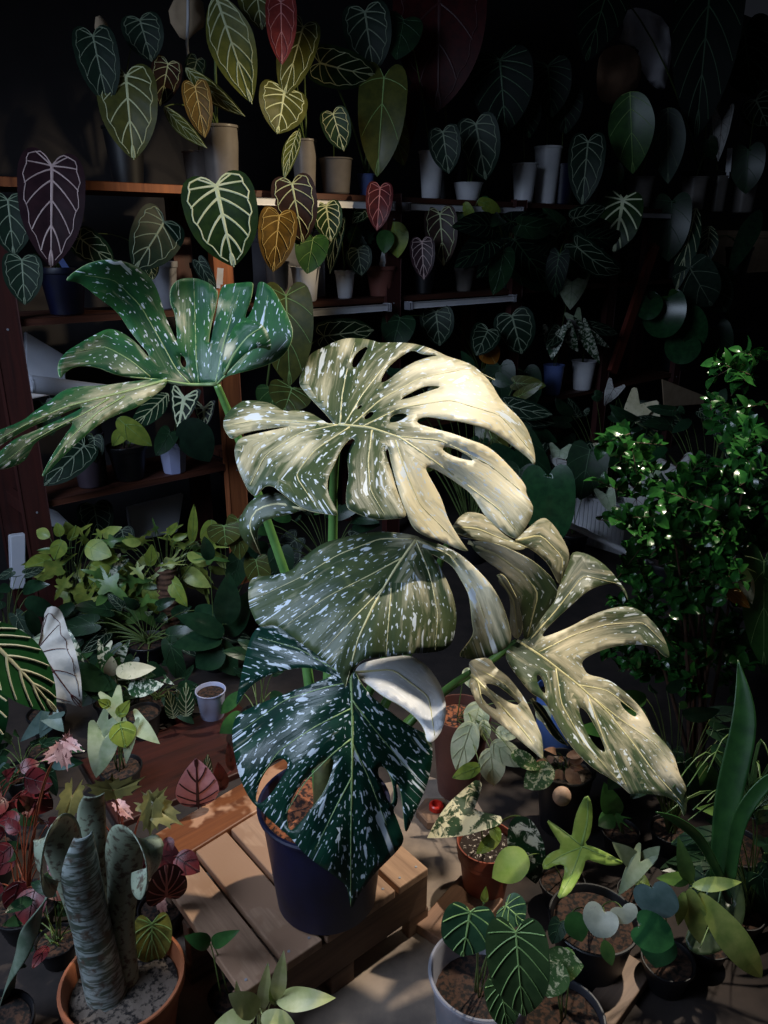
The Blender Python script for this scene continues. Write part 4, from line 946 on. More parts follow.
shelf_plant('potted_plant', 'broad olive leaf hanging behind the curled monstera lobe', 'plant', 268, 470, Z3, -.1, (34, 36, 'round', BLACK, SOIL),
    [(286, 296, 290, 386, 52, 'bigol', .16), (292, 388, 284, 412, 44, 'bigol', .08), (324, 336, 374, 330, 30, 'crys', .12), (270, 388, 276, 420, 30, 'plain', .02)])
shelf_plant(AN, 'dark veined anthurium with one ageing orange leaf low in the middle bay', 'plant', 480, 430, Z3, -.1, (34, 36, 'round', BLACK, SOIL),
    [(512, 316, 522, 354, 40, 'dim', .10), (488, 330, 476, 356, 30, 'dim', .08), (484, 344, 496, 364, 22, 'warm', .06), (500, 366, 502, 404, 30, 'pdark', .1), (524, 372, 530, 410, 32, 'pdark', .06), (400, 318, 392, 350, 34, 'pdark', .06), (436, 312, 440, 346, 34, 'dim', .04)])
shelf_plant('potted_plant', 'pale green leaf and spiky striped leaves over a white cup, lower middle bay', 'plant', 552, 394, Z3, -.08, (21, 29, 'smooth', BLUEL, SOIL),
    [(572, 282, 570, 310, 34, 'caladg', .06), (554, 334, 552, 360, 24, 'aglo', .1), (566, 332, 578, 352, 18, 'aglo', .1), (560, 330, 546, 348, 18, 'dim', .1)])
shelf_plant('potted_plant', 'thin striped drooping leaves over the second white cup, lower middle bay', 'plant', 582, 386, Z3, -.06, (24, 28, 'smooth', WHITE, SOIL),
    [(582, 330, 610, 348, 13, 'aglo', .1), (584, 334, 600, 364, 16, 'aglo', .1), (580, 330, 566, 318, 16, 'calad', .06), (590, 326, 618, 334, 12, 'dim', .1), (574, 316, 580, 332, 16, 'caladg', .04)])
shelf_plant('potted_plant', 'cluster of round plain leaves on the far lower shelf', 'plant', 672, 384, Z3, -.08, (34, 30, 'round', BLACK, SOIL),
    [(664, 300, 662, 338, 42, 'gloss', .1, dict(kind='disc')), (684, 318, 690, 352, 40, 'gloss', .12, dict(kind='disc')), (650, 300, 646, 320, 26, 'gloss', .08, dict(kind='disc')), (684, 342, 678, 364, 34, 'gloss', .14, dict(kind='disc')), (714, 330, 716, 366, 34, 'pdark', .08, dict(kind='disc')), (668, 296, 676, 306, 20, 'small', .12, dict(kind='disc'))])
shelf_plant('potted_plant', 'grey-centred spreading leaves above the cluster of round leaves', 'plant', 722, 384, Z3, -.10, (34, 30, 'round', BLACK, SOIL),
    [(702, 282, 690, 312, 26, 'pgrey', .1), (706, 276, 726, 312, 34, 'pgrey', .12), (704, 270, 736, 284, 22, 'pdark', .1), (700, 272, 686, 284, 20, 'pgrey', .08)])

# things hanging or standing about the rack
def tagstick(label, x0, y0, x1, y1, w, plane, mat=WHITE):
    a, b = plane(x0, y0, 0), plane(x1, y1, 0); ww = w*dep(a)/F
    ax = b-a; n = (CAM-a).normalized(); s = ax.cross(n).normalized()
    mid = (a+b)/2
    m = MB(); m.box(mid, ax, s*ww, ax.cross(s).normalized()*.0016, bev=.0005)
    m.box(b+ax*.12, ax*.26, s*ww*.55, ax.cross(s).normalized()*.0014, bev=.0004)
    o = m.build('plant_tag', mat, None, b); return tag(o, label, 'plant tag', 'plant tags')
tagstick('white tag stuck in the dark blue pot', 58, 256, 69, 273, 6, rackplane(-.03), BLUEL)
tagstick('white tag leaning in the clear bark pot', 387, 243, 382, 266, 6, rackplane(-.02))
tagstick('thin white tag among the grey cups at the far end', 730, 148, 728, 172, 5, rackplane(-.02))
tagstick('white tag beside the bright white-veined heart leaf', 219, 268, 218, 284, 9, rackplane(-.0))
def hang_sheet(name, label, cat, outline, plane, mat, bul=.05, seed=0, thick=.0015):
    o = resamp(chaikin(outline, 1), 7); xs = [p[0] for p in o]; ys = [p[1] for p in o]
    B = np.array(o); G = [(x, y) for x in np.arange(min(xs), max(xs), 8) for y in np.arange(min(ys), max(ys), 8)]
    G = np.array(G); k = inside(o, G[:, 0], G[:, 1]); G = G[k]
    d = np.sqrt(((G[:, None]-B[None])**2).sum(-1)).min(1); G = G[d > 4]
    al = [Vector(p) for p in o]+[Vector((float(a), float(b))) for a, b in G]
    vo, eo, fo, *_ = delaunay_2d_cdt(al, [(i, (i+1) % len(o)) for i in range(len(o))], [], 1, 1e-4)
    vs_ = [plane(v.x, v.y, bul*mnoise.noise(Vector((v.x*.05, v.y*.02, seed)))+bul*.4*mnoise.noise(Vector((v.x*.14, v.y*.09, seed+3)))) for v in vo]
    cx = sum((v for v in vs_), Vector())/len(vs_)
    ob = mesh_obj(name, vs_, [tuple(t) for t in fo], mat, None, (cx.x, cx.y, min(v.z for v in vs_)))
    s = ob.modifiers.new('thickness', 'SOLIDIFY'); s.thickness = thick
    return tag(ob, label, cat)
hang_sheet('plastic_bag', 'crumpled grey plastic bag hanging above the far top shelf', 'bag', [(622, 12), (640, 6), (668, 20), (672, 50), (668, 76), (664, 92), (652, 86), (646, 78), (636, 60), (640, 48), (617, 42), (624, 30)], rackplane(-.2), CLOTH, .09, 1)
hang_sheet('paper_wrap', 'creased brown paper hanging beside the grey plastic bag', 'paper', [(600, 52), (616, 44), (632, 46), (642, 60), (640, 84), (628, 98), (612, 106), (598, 100), (596, 76)], rackplane(-.15), PAPER, .05, 5)
hang_sheet('paper_sheet', 'small pale paper hanging at the dim end of the top shelf', 'paper', [(96, 12), (110, 26), (107, 38), (94, 33)], rackplane(-.2), CARD, .02, 6)
hang_sheet('paper_sheet', 'pale paper hanging behind a thin white stake above the slanting leaves', 'paper', [(176, -5), (202, -5), (206, 26), (196, 32), (184, 44), (166, 16)], rackplane(-.25), CARD, .03, 7)
a, b = PS(188, -10, -.2), PS(187, 44, -.2)
m = MB(); m.tube([a+Vector((0, 0, .0)), (a+b)/2+NR*.004, b, b-Vector((0, 0, .28))], [.006, .006, .006, .004], 10); tag(m.build('plant_stake', WHITE, None, b, True), 'thin white stake rising before the pale paper on the top shelf', 'stake')
# boxes and boards at the back of the shelves
def panel(name, label, cat, quad, off, mat, th=.03, lean=.0):
    pts = [PS(x, y, off) for x, y in quad]
    c = sum(pts, Vector())/4; m = MB()
    f = [p for p in pts]; bk = [p-NR*th for p in pts]
    bm = bmesh.new(); vs_ = [bm.verts.new(p) for p in f+bk]
    bm.faces.new(vs_[:4]); bm.faces.new(vs_[7:3:-1])
    for i in range(4): bm.faces.new((vs_[i], vs_[i+4], vs_[(i+1) % 4+4], vs_[(i+1) % 4]))
    bmesh.ops.recalc_face_normals(bm, faces=bm.faces[:]); bmesh.ops.bevel(bm, geom=bm.edges[:], offset=.004, segments=2, affect='EDGES')
    bm.verts.index_update(); m.add([v.co.copy() for v in bm.verts], [[v.index for v in q.verts] for q in bm.faces]); bm.free()
    return tag(m.build(name, mat, None, (c.x, c.y, min(p.z for p in pts))), label, cat)
panel('foam_board', 'bluish white foam board slanting behind the lower left shelf', 'board', [(26, 332), (66, 356), (66, 392), (26, 400)], -.40, FOAM)
panel('foam_board', 'bluish white foam board standing under the lowest left shelf', 'board', [(128, 508), (184, 494), (178, 532), (132, 542)], -.40, FOAM)
panel('foam_board', 'small triangular foam board under the lowest shelf by the dark post', 'board', [(41, 506), (58, 512), (74, 528), (42, 526)], -.40, FOAM)
panel('foam_board', 'pale board at floor level behind the dark front post', 'board', [(10, 536), (26, 534), (26, 588), (12, 590)], -.30, FOAM)
m = MB(); a, b = PS(30, 384, -.2), PS(150, 398, -.2); m.tube([a, b], .034, 24); m.tube([a-DR*.002, a+DR*.006], .036, 24); m.tube([b-DR*.006, b+DR*.002], .036, 24)
o = m.build('paper_roll', FOAM, None, (a+b)/2-Vector((0, 0, .04))); autosmooth(o); tag(o, 'long white roll lying behind the monstera leaf on the left bay', 'roll')
m = MB(); c = SB(88, 400, -.09, Z3); d0 = dep(c); h = .20; m.lathe([(.034, 0), (.036, .01), (.036, .30), (.026, .335), (.014, .345), (.014, .36), (.017, .362), (.017, .385), (.012, .39)], c, 24)
o = m.build('bottle', BLACK, None, c); autosmooth(o); tag(o, 'dark bottle standing before the white roll', 'bottle')
def crate(name, label, cat, px0, px1, z, h, off, dpt, mat):
    a, b = PS(px0, 260, off), PS(px1, 260, off); a.z = b.z = z; L = (b-a).length; c = (a+b)/2-NR*dpt/2
    m = MB(); m.box(c+Vector((0, 0, h/2)), DR*L, NR*dpt, (0, 0, h), bev=.006)
    m.box(c+Vector((0, 0, h*.86))+NR*.001, DR*(L+.012), NR*(dpt+.01), (0, 0, h*.05), bev=.004)
    return tag(m.build(name, mat, None, Vector((c.x, c.y, z))), label, cat)
crate('storage_box', 'pale grey storage box behind the brown and golden leaves', 'box', 266, 324, Z2+.001, .30, -.24, .11, GREYP)
crate('cardboard_box', 'beige cardboard box on the far middle shelf', 'box', 706, 790, Z2+.001, .33, -.20, .14, CARD)
crate('storage_box', 'green storage box on the middle shelf past the dark red post', 'box', 506, 532, Z2+.001, .34, -.26, .09, plain('dull_green_plastic', (40, 92, 66), .5))

# ------------------------------------------------------------------ plants on the ground, mid distance
def ground_plant(name, label, cat, px, py, leaves, pot=None, gy=None, **kw):
    b = PZ(px, py, 0.0005)
    p = None
    if pot:
        w, h, kind, mat, soil = pot[:5]; ex = pot[5] if len(pot) > 5 else {}
        p = potpx(w, h, b, kind, mat, soil, **ex)
    y = b.y if gy is None else gy
    return plant(name, label, cat, b, leaves, p, floorplane(y), **kw)
PH = 'potted_philodendron'
ground_plant(PH, 'yellow-green lobed philodendron in a dark red pot by the dark front post', 'plant', 80, 645,
    bunch(78, 556, 40, 32, 30, 29, ['philo', 'philod', 'lime', 'fing', 'philo'], 11, dd=.1, asp=.6)+bunch(112, 594, 34, 20, 13, 36, ['philod', 'philo'], 12, dd=.1, asp=.75)+[(62, 540, 54, 560, 16, 'lime', .1), (86, 546, 112, 556, 22, 'lime', .12), (112, 586, 96, 606, 34, 'philod', .16), (104, 580, 130, 602, 30, 'philod', .16), (74, 604, 52, 618, 12, 'rubber', .16)],
    (34, 30, 'round', DRED, SOIL))
ground_plant(PH, 'yellow spiky philodendron climbing a brown moss pole', 'plant', 172, 640,
    bunch(156, 560, 50, 30, 34, 27, ['philo', 'lime', 'philo', 'fing', 'philod'], 21, dd=.1, asp=.5)+bunch(190, 560, 32, 26, 18, 26, ['philo', 'fing'], 22, dd=.1, asp=.4)+[(150, 566, 152, 544, 12, 'lime', .1), (192, 542, 194, 504, 10, 'lime', .1), (168, 534, 178, 522, 8, 'lime', .1), (136, 568, 144, 580, 18, 'philo', .14), (120, 562, 108, 578, 12, 'aglo', .12)],
    (34, 40, 'round', BLACK, SOIL))
m = MB(); c = PZ(172, 650, 0); d = dep(c); n = 40; rr = 11*d/F
tp = floorplane(c.y)(171, 572, 0)
prof = [(rr*.85, 0)]+[(rr*(.93+.07*math.sin(k*1.5)), .02+(tp.z-.02)*k/60) for k in range(61)]+[(rr*.5, tp.z+.004)]
m.lathe(prof, c+Vector((.0, .03, 0)), 20); m.lathe([(rr*.45, tp.z), (rr*.45, tp.z+.02), (rr*.3, tp.z+.024)], c+Vector((0, .03, 0)), 16, 1)
o = m.build('moss_pole', [plain('coir', (104, 74, 56), .95, (70, 48, 38), 60, bmp=.8), WHITE], None, c+Vector((0, .03, 0))); autosmooth(o, 60); tag(o, 'brown wound moss pole with a white tip', 'moss pole')
ground_plant('rubber_plant', 'dark rubber plant with broad upright leaves near the big monstera', 'plant', 216, 668,
    [(226, 624, 229, 572, 27, 'rubber', .1), (224, 634, 176, 616, 26, 'rubber', .1, dict(roll=.6)), (222, 640, 172, 646, 28, 'rubber', .12, dict(roll=.7)), (222, 646, 196, 668, 30, 'rubber', .12), (228, 636, 250, 590, 24, 'rubber', .04), (210, 560, 204, 536, 14, 'rubber', .05), (214, 640, 236, 676, 26, 'rubber', .1)],
    (30, 24, 'round', BLACK, SOIL), crown_h=.10)
ground_plant(PH, 'broad yellow-green leaf plant behind the grey petioles of the monstera', 'plant', 232, 640,
    [(224, 526, 226, 546, 34, 'bigol', .05), (238, 520, 240, 560, 24, 'bigol', .02), (212, 520, 206, 552, 18, 'lime', 0), (240, 556, 232, 590, 22, 'pdark', .0), (256, 560, 262, 590, 26, 'bigol', .0), (280, 550, 284, 580, 26, 'pdark', .0)], (34, 40, 'round', BLACK, SOIL))
ground_plant(AN, 'veined dark anthurium under the lowest shelf in front of the foam board', 'plant', 96, 600, [(94, 506, 100, 538, 34, 'dim', .0), (122, 530, 126, 550, 22, 'dim', .05)], (34, 40, 'round', BLACK, SOIL))
ground_plant('caladium', 'caladium with one big papery grey-white leaf and dark veins', 'plant', 50, 735,
    [(38, 648, 82, 708, 72, 'calad', .14, dict(roll=.15, bend=.2, wave=.12)), (30, 640, 24, 664, 26, 'caladg', .05), (18, 632, 6, 650, 22, 'pgrey', .02)], (36, 26, 'round', BLACK, SOIL))
ground_plant('aglaonema', 'cluster of dark arrow leaves edged and splashed with white', 'plant', 118, 724,
    [(66, 642, 84, 662, 20, 'aglo', .05), (104, 648, 100, 670, 14, 'aglo', .08), (116, 672, 156, 668, 17, 'cream', .12, dict(kind='ovate')), (110, 676, 112, 656, 14, 'cream', .08, dict(kind='ovate')), (128, 690, 164, 684, 18, 'aglo', .12, dict(kind='ovate')), (70, 668, 112, 690, 26, 'rubber', .1), (84, 676, 124, 702, 26, 'rubber', .1), (60, 660, 84, 678, 20, 'rubber', .08), (120, 656, 130, 640, 12, 'aglo', .05), (96, 690, 72, 704, 20, 'pdark', .06)],
    (40, 30, 'round', BLACK, SOIL))
ground_plant('syngonium', 'pale sage arrow-leaved plant hanging over the reddish floor', 'plant', 124, 792,
    [(112, 698, 120, 724, 22, 'syng', .06), (108, 720, 90, 748, 20, 'syng', .08), (120, 722, 126, 748, 26, 'lime', .12), (136, 724, 160, 744, 22, 'syng', .1), (104, 738, 96, 778, 34, 'syng', .14, dict(bend=.2)), (130, 730, 126, 764, 16, 'syng', .12), (110, 706, 98, 700, 10, 'lime', .08), (118, 716, 130, 700, 12, 'lime', .08)], (40, 30, 'round', BLACK, SOIL))
ground_plant('calathea', 'small plant with two white-striped oval leaves in a reddish pot', 'plant', 182, 722,
    [(186, 716, 186, 682, 17, 'strip', .08), (174, 718, 168, 690, 14, 'strip', .06), (178, 708, 178, 690, 12, 'strip', .0)], (18, 14, 'round', DRED, SOIL))
b = PZ(213, 720, .0005); r0 = potpx(29, 34, b); rt = thing('plant_pot', 'small white pot of black soil on the dark reddish floor', 'pot', b); make_pot(rt, b, r0['r'], r0['h'], 'smooth', plain('lilac_white_plastic', (190, 194, 224), .4, (172, 178, 212), 9), SOIL, .76)
b = PZ(146, 738, .0005); r0 = potpx(34, 30, b); rt = thing('plant_pot', 'dark pot with a thin pale rim left of the small white pot', 'pot', b); make_pot(rt, b, r0['r'], r0['h'], 'smooth', BLACK, SOIL, .76)
ground_plant('syngonium', 'small blue-grey arrow-leaved plant beneath the papery caladium', 'plant', 46, 770, [(48, 716, 20, 742, 20, 'blued', .06, dict(kind='arrow')), (50, 718, 40, 738, 20, 'blued', .06, dict(kind='arrow')), (52, 718, 64, 732, 18, 'blued', .06, dict(kind='arrow')), (50, 712, 40, 700, 14, 'pgrey', .04, dict(kind='arrow'))], (30, 26, 'round', BLACK, SOIL))
ground_plant('tall_foliage_plant', 'dark grassy foliage at the foot of the rack, edge of the aisle', 'plant', 14, 680, bunch(14, 600, 22, 40, 14, 34, ['pdark', 'rubber', 'dim', 'pgrey'], 31, dd=.1), (40, 30, 'round', BLACK, SOIL))
b = P(-26, 640, 1.0); b = Vector((b.x, b.y, 0))
plant('potted_dieffenbachia', 'close green leaf banded with cream entering at the edge', 'plant', b+Vector((-.34, -.05, .0005)), [(-24, 628, 56, 712, 58, 'leftbig', .0, dict(roll=-.35, dt=-.02, bend=.12)), (-40, 660, -8, 760, 60, 'leftbig', -.05)], dict(r=.1, h=.2, kind='smooth', mat=BLACK, soil=SOIL), floorplane(b.y))
ground_plant('mixed_foliage', 'dark low foliage filling the gap beneath the spiky philodendron', 'plant', 150, 660, bunch(140, 634, 76, 34, 40, 38, ['pdark', 'rubber', 'dim', 'small', 'pdark'], 41, dd=.12), (40, 22, 'round', BLACK, SOIL))

# ------------------------------------------------------------------ beyond the monstera, right half
ground_plant('philodendron_plant', 'big dark drooping green leaf behind the tip of the top monstera leaf', 'plant', 548, 580, [(548, 476, 552, 548, 54, 'gloss', .3, dict(kind='heart', roll=.2)), (520, 470, 512, 520, 40, 'pdark', .2), (590, 450, 580, 500, 40, 'pdark', .1)], (36, 40, 'round', BLACK, SOIL))
CAL = [('caladium with cream leaves tilted in the shade right of the white cups', 636, 540, [(640, 404, 622, 430, 30, 'cream', .1), (648, 416, 658, 432, 26, 'cream', .1), (604, 452, 640, 444, 22, 'cream', .06), (614, 388, 604, 406, 18, 'calad', 0)]),
       ('caladium with pale crumpled leaves above the white ridged tray', 570, 560, [(572, 462, 580, 486, 36, 'calad', .1), (596, 466, 602, 488, 26, 'caladg', .08), (542, 466, 550, 480, 26, 'calad', .06), (560, 450, 558, 468, 22, 'caladg', .04)]),
       ('caladium with white red-veined leaves half hidden by the bush', 660, 590, [(676, 466, 682, 494, 34, 'calad', .1), (650, 470, 640, 488, 22, 'caladg', .06), (634, 488, 640, 520, 30, 'calad', .08), (660, 500, 668, 528, 30, 'calad', .06), (606, 494, 614, 516, 20, 'caladg', .1), (652, 522, 634, 548, 30, 'calad', .06)])]
for lb, x, y, lv in CAL: ground_plant('caladium', lb, 'plant', x, y, lv, (32, 30, 'round', BLACK, SOIL))
ground_plant('mixed_foliage', 'dark leafy mass under the round leaves, far right ground', 'plant', 700, 560, bunch(690, 440, 70, 44, 30, 44, ['pdark', 'dim', 'rubber', 'gloss', 'pdark'], 51, dd=.15), (40, 30, 'round', BLACK, SOIL))
ground_plant('mixed_foliage', 'dark leafy mass under the white cups of the middle bay', 'plant', 600, 540, bunch(590, 430, 60, 36, 22, 40, ['pdark', 'dim', 'rubber', 'pdark'], 52, dd=.15), (40, 30, 'round', BLACK, SOIL))
ground_plant('mixed_foliage', 'dark leafy mass behind the top monstera leaf, low in the middle bay', 'plant', 470, 560, bunch(460, 410, 80, 50, 26, 46, ['pdark', 'dim', 'rubber', 'bigol', 'pdark'], 53, dd=.15), (40, 30, 'round', BLACK, SOIL))
ground_plant('mixed_foliage', 'dark leafy mass seen between the monstera petioles', 'plant', 330, 600, bunch(310, 530, 50, 36, 20, 36, ['pdark', 'dim', 'rubber', 'small', 'pdark'], 54, dd=.12), (40, 30, 'round', BLACK, SOIL))
ground_plant('mixed_foliage', 'dark leaves beneath the middle monstera leaf beside its pot', 'plant', 262, 740, bunch(260, 690, 24, 40, 12, 34, ['pdark', 'rubber', 'small'], 55, dd=.1), (40, 30, 'round', BLACK, SOIL))
# tray, pipe and card
b = PZ(600, 540, .0005); t = thing('seed_tray', 'white ridged plastic tray in the shade behind the monstera', 'tray', b)
u = (PZ(630, 536, 0)-PZ(572, 520, 0)); u.z = 0; L = u.length; u.normalize(); v = Vector((-u.y, u.x, 0))
m = MB(); H = .26; D = .22
for s in (-1, 1):
    m.box(b+v*(s*D/2)+Vector((0, 0, H/2)), u*L, v*.008, (0, 0, H), bev=.002); m.box(b+u*(s*L/2)+Vector((0, 0, H/2)), u*.008, v*D, (0, 0, H), bev=.002)
m.box(b+Vector((0, 0, .006)), u*L, v*D, (0, 0, .008), bev=.002)
for k in range(15): m.box(b-v*(D/2+.005)+u*(L*(k-7)/15)+Vector((0, 0, H*.5)), u*.007, v*.01, (0, 0, H*.9), bev=.002)
m.build('tray_body', WHITE, t); m = MB()
for s in (-1, 1): m.box(b+v*(s*(D/2+.006))+Vector((0, 0, H)), u*(L+.03), v*.022, (0, 0, .012), bev=.003); m.box(b+u*(s*(L/2+.006))+Vector((0, 0, H)), u*.022, v*(D+.01), (0, 0, .012), bev=.003)
m.build('rim', WHITE, t)
pl = floorplane(3.2); a, b = pl(572, 526, 0), pl(614, 546, 0)
m = MB(); m.tube([a+(a-b)*.3, a, b, b+(b-a)*1.2], .013, 14); o = m.build('pipe', WHITE, None, b-Vector((0, 0, .02)), True); tag(o, 'pale plastic pipe slanting below the ridged tray', 'pipe')
panel('cardboard_sheet', 'beige card tilted on the lower shelf right of the cream caladium', 'card', [(662, 379), (705, 396), (704, 404), (664, 407)], .02, CARD, .006)
# the small-leaved bush
def bush(label, px, py, blobs, n, size, seed, gy):
    r = random.Random(seed); b = PZ(px, py, .0005); root = thing('small_leaved_bush', label, 'bush', b)
    pl = floorplane(gy); MBf = MB(); st = MB(); twigs = MB()
    trunk = b+Vector((0, 0, .03)); m = MB()
    ends = []
    for (cx, cy, rx, ry, k) in blobs:
        for i in range(k):
            a = r.uniform(0, 2*PI); q = math.sqrt(r.random())
            ends.append(pl(cx+rx*q*math.cos(a), cy+ry*q*math.sin(a), r.uniform(-.24, .24)))
    mains = [r.choice(ends) for _ in range(9)]
    for e in mains:
        mm = MB(); pts = arc(trunk+Vector((r.uniform(-.02, .02), r.uniform(-.02, .02), -.01)), e, Vector((r.uniform(-.05, .05), r.uniform(-.05, .05), .15)), 9)
        mm.tube(pts, [.008-.006*i/8 for i in range(9)], 7); mm.build('branch', plain('twig_bark', (92, 64, 48), .8, (66, 46, 36), 60), root, smooth=True)
    nl = 0
    for e in ends:
        # a twig with leaves along it
        d0 = Vector((r.uniform(-1, 1), r.uniform(-1, 1), r.uniform(-.3, 1))).normalized()
        Lt = r.uniform(.06, .15); p0 = e-d0*Lt/2; bend = Vector((r.uniform(-1, 1), r.uniform(-1, 1), -.5))*.02
        twigs.tube([p0, p0+d0*Lt*.5+bend*.5, p0+d0*Lt+bend], [.0016, .0013, .0008], 4)
        kk = max(3, int(n/len(ends)))
        for j in range(kk):
            t = (j+.5)/kk; q = p0+d0*Lt*t+bend*t
            side = d0.cross(Vector((r.uniform(-1, 1), r.uniform(-1, 1), r.uniform(-1, 1)))).normalized()
            dirn = (side+d0*.5+Vector((0, 0, r.uniform(-.1, .5)))).normalized(); s = size*r.uniform(.65, 1.2)
            up = (Vector((r.uniform(-.7, .7), r.uniform(-.9, .4), 1))).normalized()
            v, f, mi = leaf_geo(q, q+dirn*s, s*.72, 'ovate', fold=.45, bend=.18, M=7, face=up)
            MBf.add(v, f, 0)
    twigs.build('twigs', plain('twig_bark', (92, 64, 48)), root, smooth=True)['kind'] = 'stuff'
    o = MBf.build('foliage', leafm('bush_leaf', (46, 98, 40), (32, 76, 32), rough=.2, scale=60), root, smooth=True); o['kind'] = 'stuff'
    return root
bush('bush of small round glossy leaves rising past the monstera', 690, 800, [(745, 365, 16, 20, 6), (735, 430, 30, 30, 12), (622, 445, 12, 14, 4), (636, 480, 18, 26, 7), (720, 500, 50, 40, 30), (650, 530, 36, 36, 22), (735, 560, 40, 50, 26), (680, 590, 60, 50, 44), (640, 640, 36, 40, 16), (720, 660, 50, 40, 22)], 2700, .040, 61, 2.0)
# strap-leaved and grassy plants
def strap(root, pts, wid, mat, name='leaf', arcdeg=20, n=18, twist=0, edge=None, roll0=0, up=None):
    """a strap leaf along points (px, py, depth) with widths in pixels; the blade's cross-section bends round arcdeg degrees"""
    q = [P(*p[:3]) for p in pts]; w = [wid[min(i, len(wid)-1)]*pts[i][2]/F for i in range(len(pts))]
    k = len(q); V = []; cols = 11
    def sample(A, t):
        x = t*(k-1); i = min(int(x), k-2); f = x-i
        p0, p1, p2, p3 = A[max(i-1, 0)], A[i], A[i+1], A[min(i+2, k-1)]
        return (p1*2+(p2-p0)*f+(p0*2-p1*5+p2*4-p3)*f*f+(p1*3-p0-p2*3+p3)*f**3)*.5
    prev = None
    for i in range(n):
        t = i/(n-1); c = sample(q, t); t2 = min(t+.01, 1); t1 = max(t-.01, 0)
        ax = (sample(q, t2)-sample(q, t1)).normalized(); ww = max(sample(w, t), .0005)
        if prev is None:
            nr = up if up is not None else (CAM-c).normalized()
        else: nr = prev
        s = ax.cross(nr); s.normalize(); nr = s.cross(ax).normalized(); prev = nr
        ro = roll0+twist*t
        if ro: R = Matrix.Rotation(ro, 3, ax); s2 = R@s; n2 = R@nr
        else: s2, n2 = s, nr
        ad = math.radians(arcdeg if not isinstance(arcdeg, (list, tuple)) else arcdeg[min(int(t*len(arcdeg)), len(arcdeg)-1)])
        if isinstance(arcdeg, (list, tuple)):
            x = t*(len(arcdeg)-1); ii = min(int(x), len(arcdeg)-2); ad = math.radians(arcdeg[ii]*(1-x+ii)+arcdeg[ii+1]*(x-ii))
        for j in range(cols):
            u = j/(cols-1)*2-1; th = u*ad/2
            if abs(ad) > .01:
                R_ = ww/(2*math.sin(min(abs(ad), PI)/2)); off = s2*(R_*math.sin(th))+n2*(R_*(math.cos(th)-1)*(1 if ad > 0 else -1)+R_*(1-math.cos(ad/2))*.5)
                if ad < 0: off = s2*(R_*math.sin(-th)*-1*-1 if False else R_*math.sin(abs(ad)/2*u))-n2*(R_*(math.cos(th)-1))
            else: off = s2*(ww/2*u)
            V.append(c+off)
    Fc = [(i*cols+j, i*cols+j+1, (i+1)*cols+j+1, (i+1)*cols+j) for i in range(n-1) for j in range(cols-1)]
    o = mesh_obj(name, V, Fc, mat, root); so = o.modifiers.new('thickness', 'SOLIDIFY'); so.thickness = .002; so.offset = 0
    return o
b = PZ(728, 880, .0005); t = thing('strap_leaf_plant', 'tall plant with one broad dark strap leaf beside the bush', 'plant', b)
make_pot(t, b, .07, .11, 'round', BLACK, SOIL)
SL = leafm('strap_green', (48, 86, 40), (34, 66, 32), rough=.32)
strap(t, [(716, 880, 1.5), (728, 800, 1.5), (744, 720, 1.5), (738, 660, 1.52)], [12, 24, 22, 1], SL, arcdeg=-50, n=24)
strap(t, [(722, 880, 1.48), (700, 840, 1.44), (676, 820, 1.40), (656, 812, 1.38)], [8, 10, 9, 1], SL, arcdeg=-40)
strap(t, [(730, 880, 1.48), (740, 820, 1.46), (770, 780, 1.44), (800, 776, 1.4)], [10, 14, 12, 2], SL, arcdeg=-40)
b = PZ(772, 760, .0005); t = thing('broad_leaf_plant', 'large green ridged leaf with a brown folded tip behind the strap leaf', 'plant', b+Vector((.1, 0, 0)))
make_pot(t, b+Vector((.1, 0, 0)), .1, .2, 'round', BLACK, SOIL)
add_leaf(t, floorplane(b.y), (764, 562, 764, 668, 40, 'plain', .1), b+Vector((.1, 0, .2)), (92, 112, 58)); add_leaf(t, floorplane(b.y), (742, 566, 752, 604, 14, 'cream', .12, dict(kind='lance')), b+Vector((.1, 0, .2)), (92, 112, 58)); add_leaf(t, floorplane(b.y), (724, 586, 750, 608, 14, 'warm', .13, dict(kind='lance')), b+Vector((.1, 0, .2)), (92, 112, 58))
add_leaf(t, floorplane(b.y), (790, 600, 770, 560, 40, 'plain', .1), b+Vector((.1, 0, .2)), (92, 112, 58))
b = PZ(752, 850, .0005); t = thing('grass_plant', 'thin arching grassy leaves low at the right edge', 'plant', b); make_pot(t, b, .06, .09, 'round', BLACK, SOIL)
r = random.Random(5); GL = leafm('grass_blade', (96, 122, 70), (62, 92, 50), rough=.35)
for k in range(26):
    a = r.uniform(-2.9, .2); L = r.uniform(50, 110); x, y = 752+r.uniform(-8, 8), 812+r.uniform(-6, 6)
    strap(t, [(x, y, 1.6), (x+math.cos(a)*L*.5, y-abs(math.sin(a))*L*.8, 1.57), (x+math.cos(a)*L, y-abs(math.sin(a))*L*.7+L*.25, 1.52)], [3, 3, .4], GL, arcdeg=-30, n=10)
ground_plant('mixed_foliage', 'dark foliage under the bush beside the drooping monstera tip', 'plant', 668, 850, bunch(672, 730, 60, 44, 24, 40, ['pdark', 'rubber', 'small', 'pdark'], 56, dd=.12), (40, 26, 'round', BLACK, SOIL))
ground_plant('mixed_foliage', 'dark foliage at the lower right edge below the grassy leaves', 'plant', 744, 930, bunch(736, 850, 44, 44, 18, 46, ['pdark', 'rubber', 'fingd', 'pdark'], 57, dd=.1), (40, 26, 'round', BLACK, SOIL))

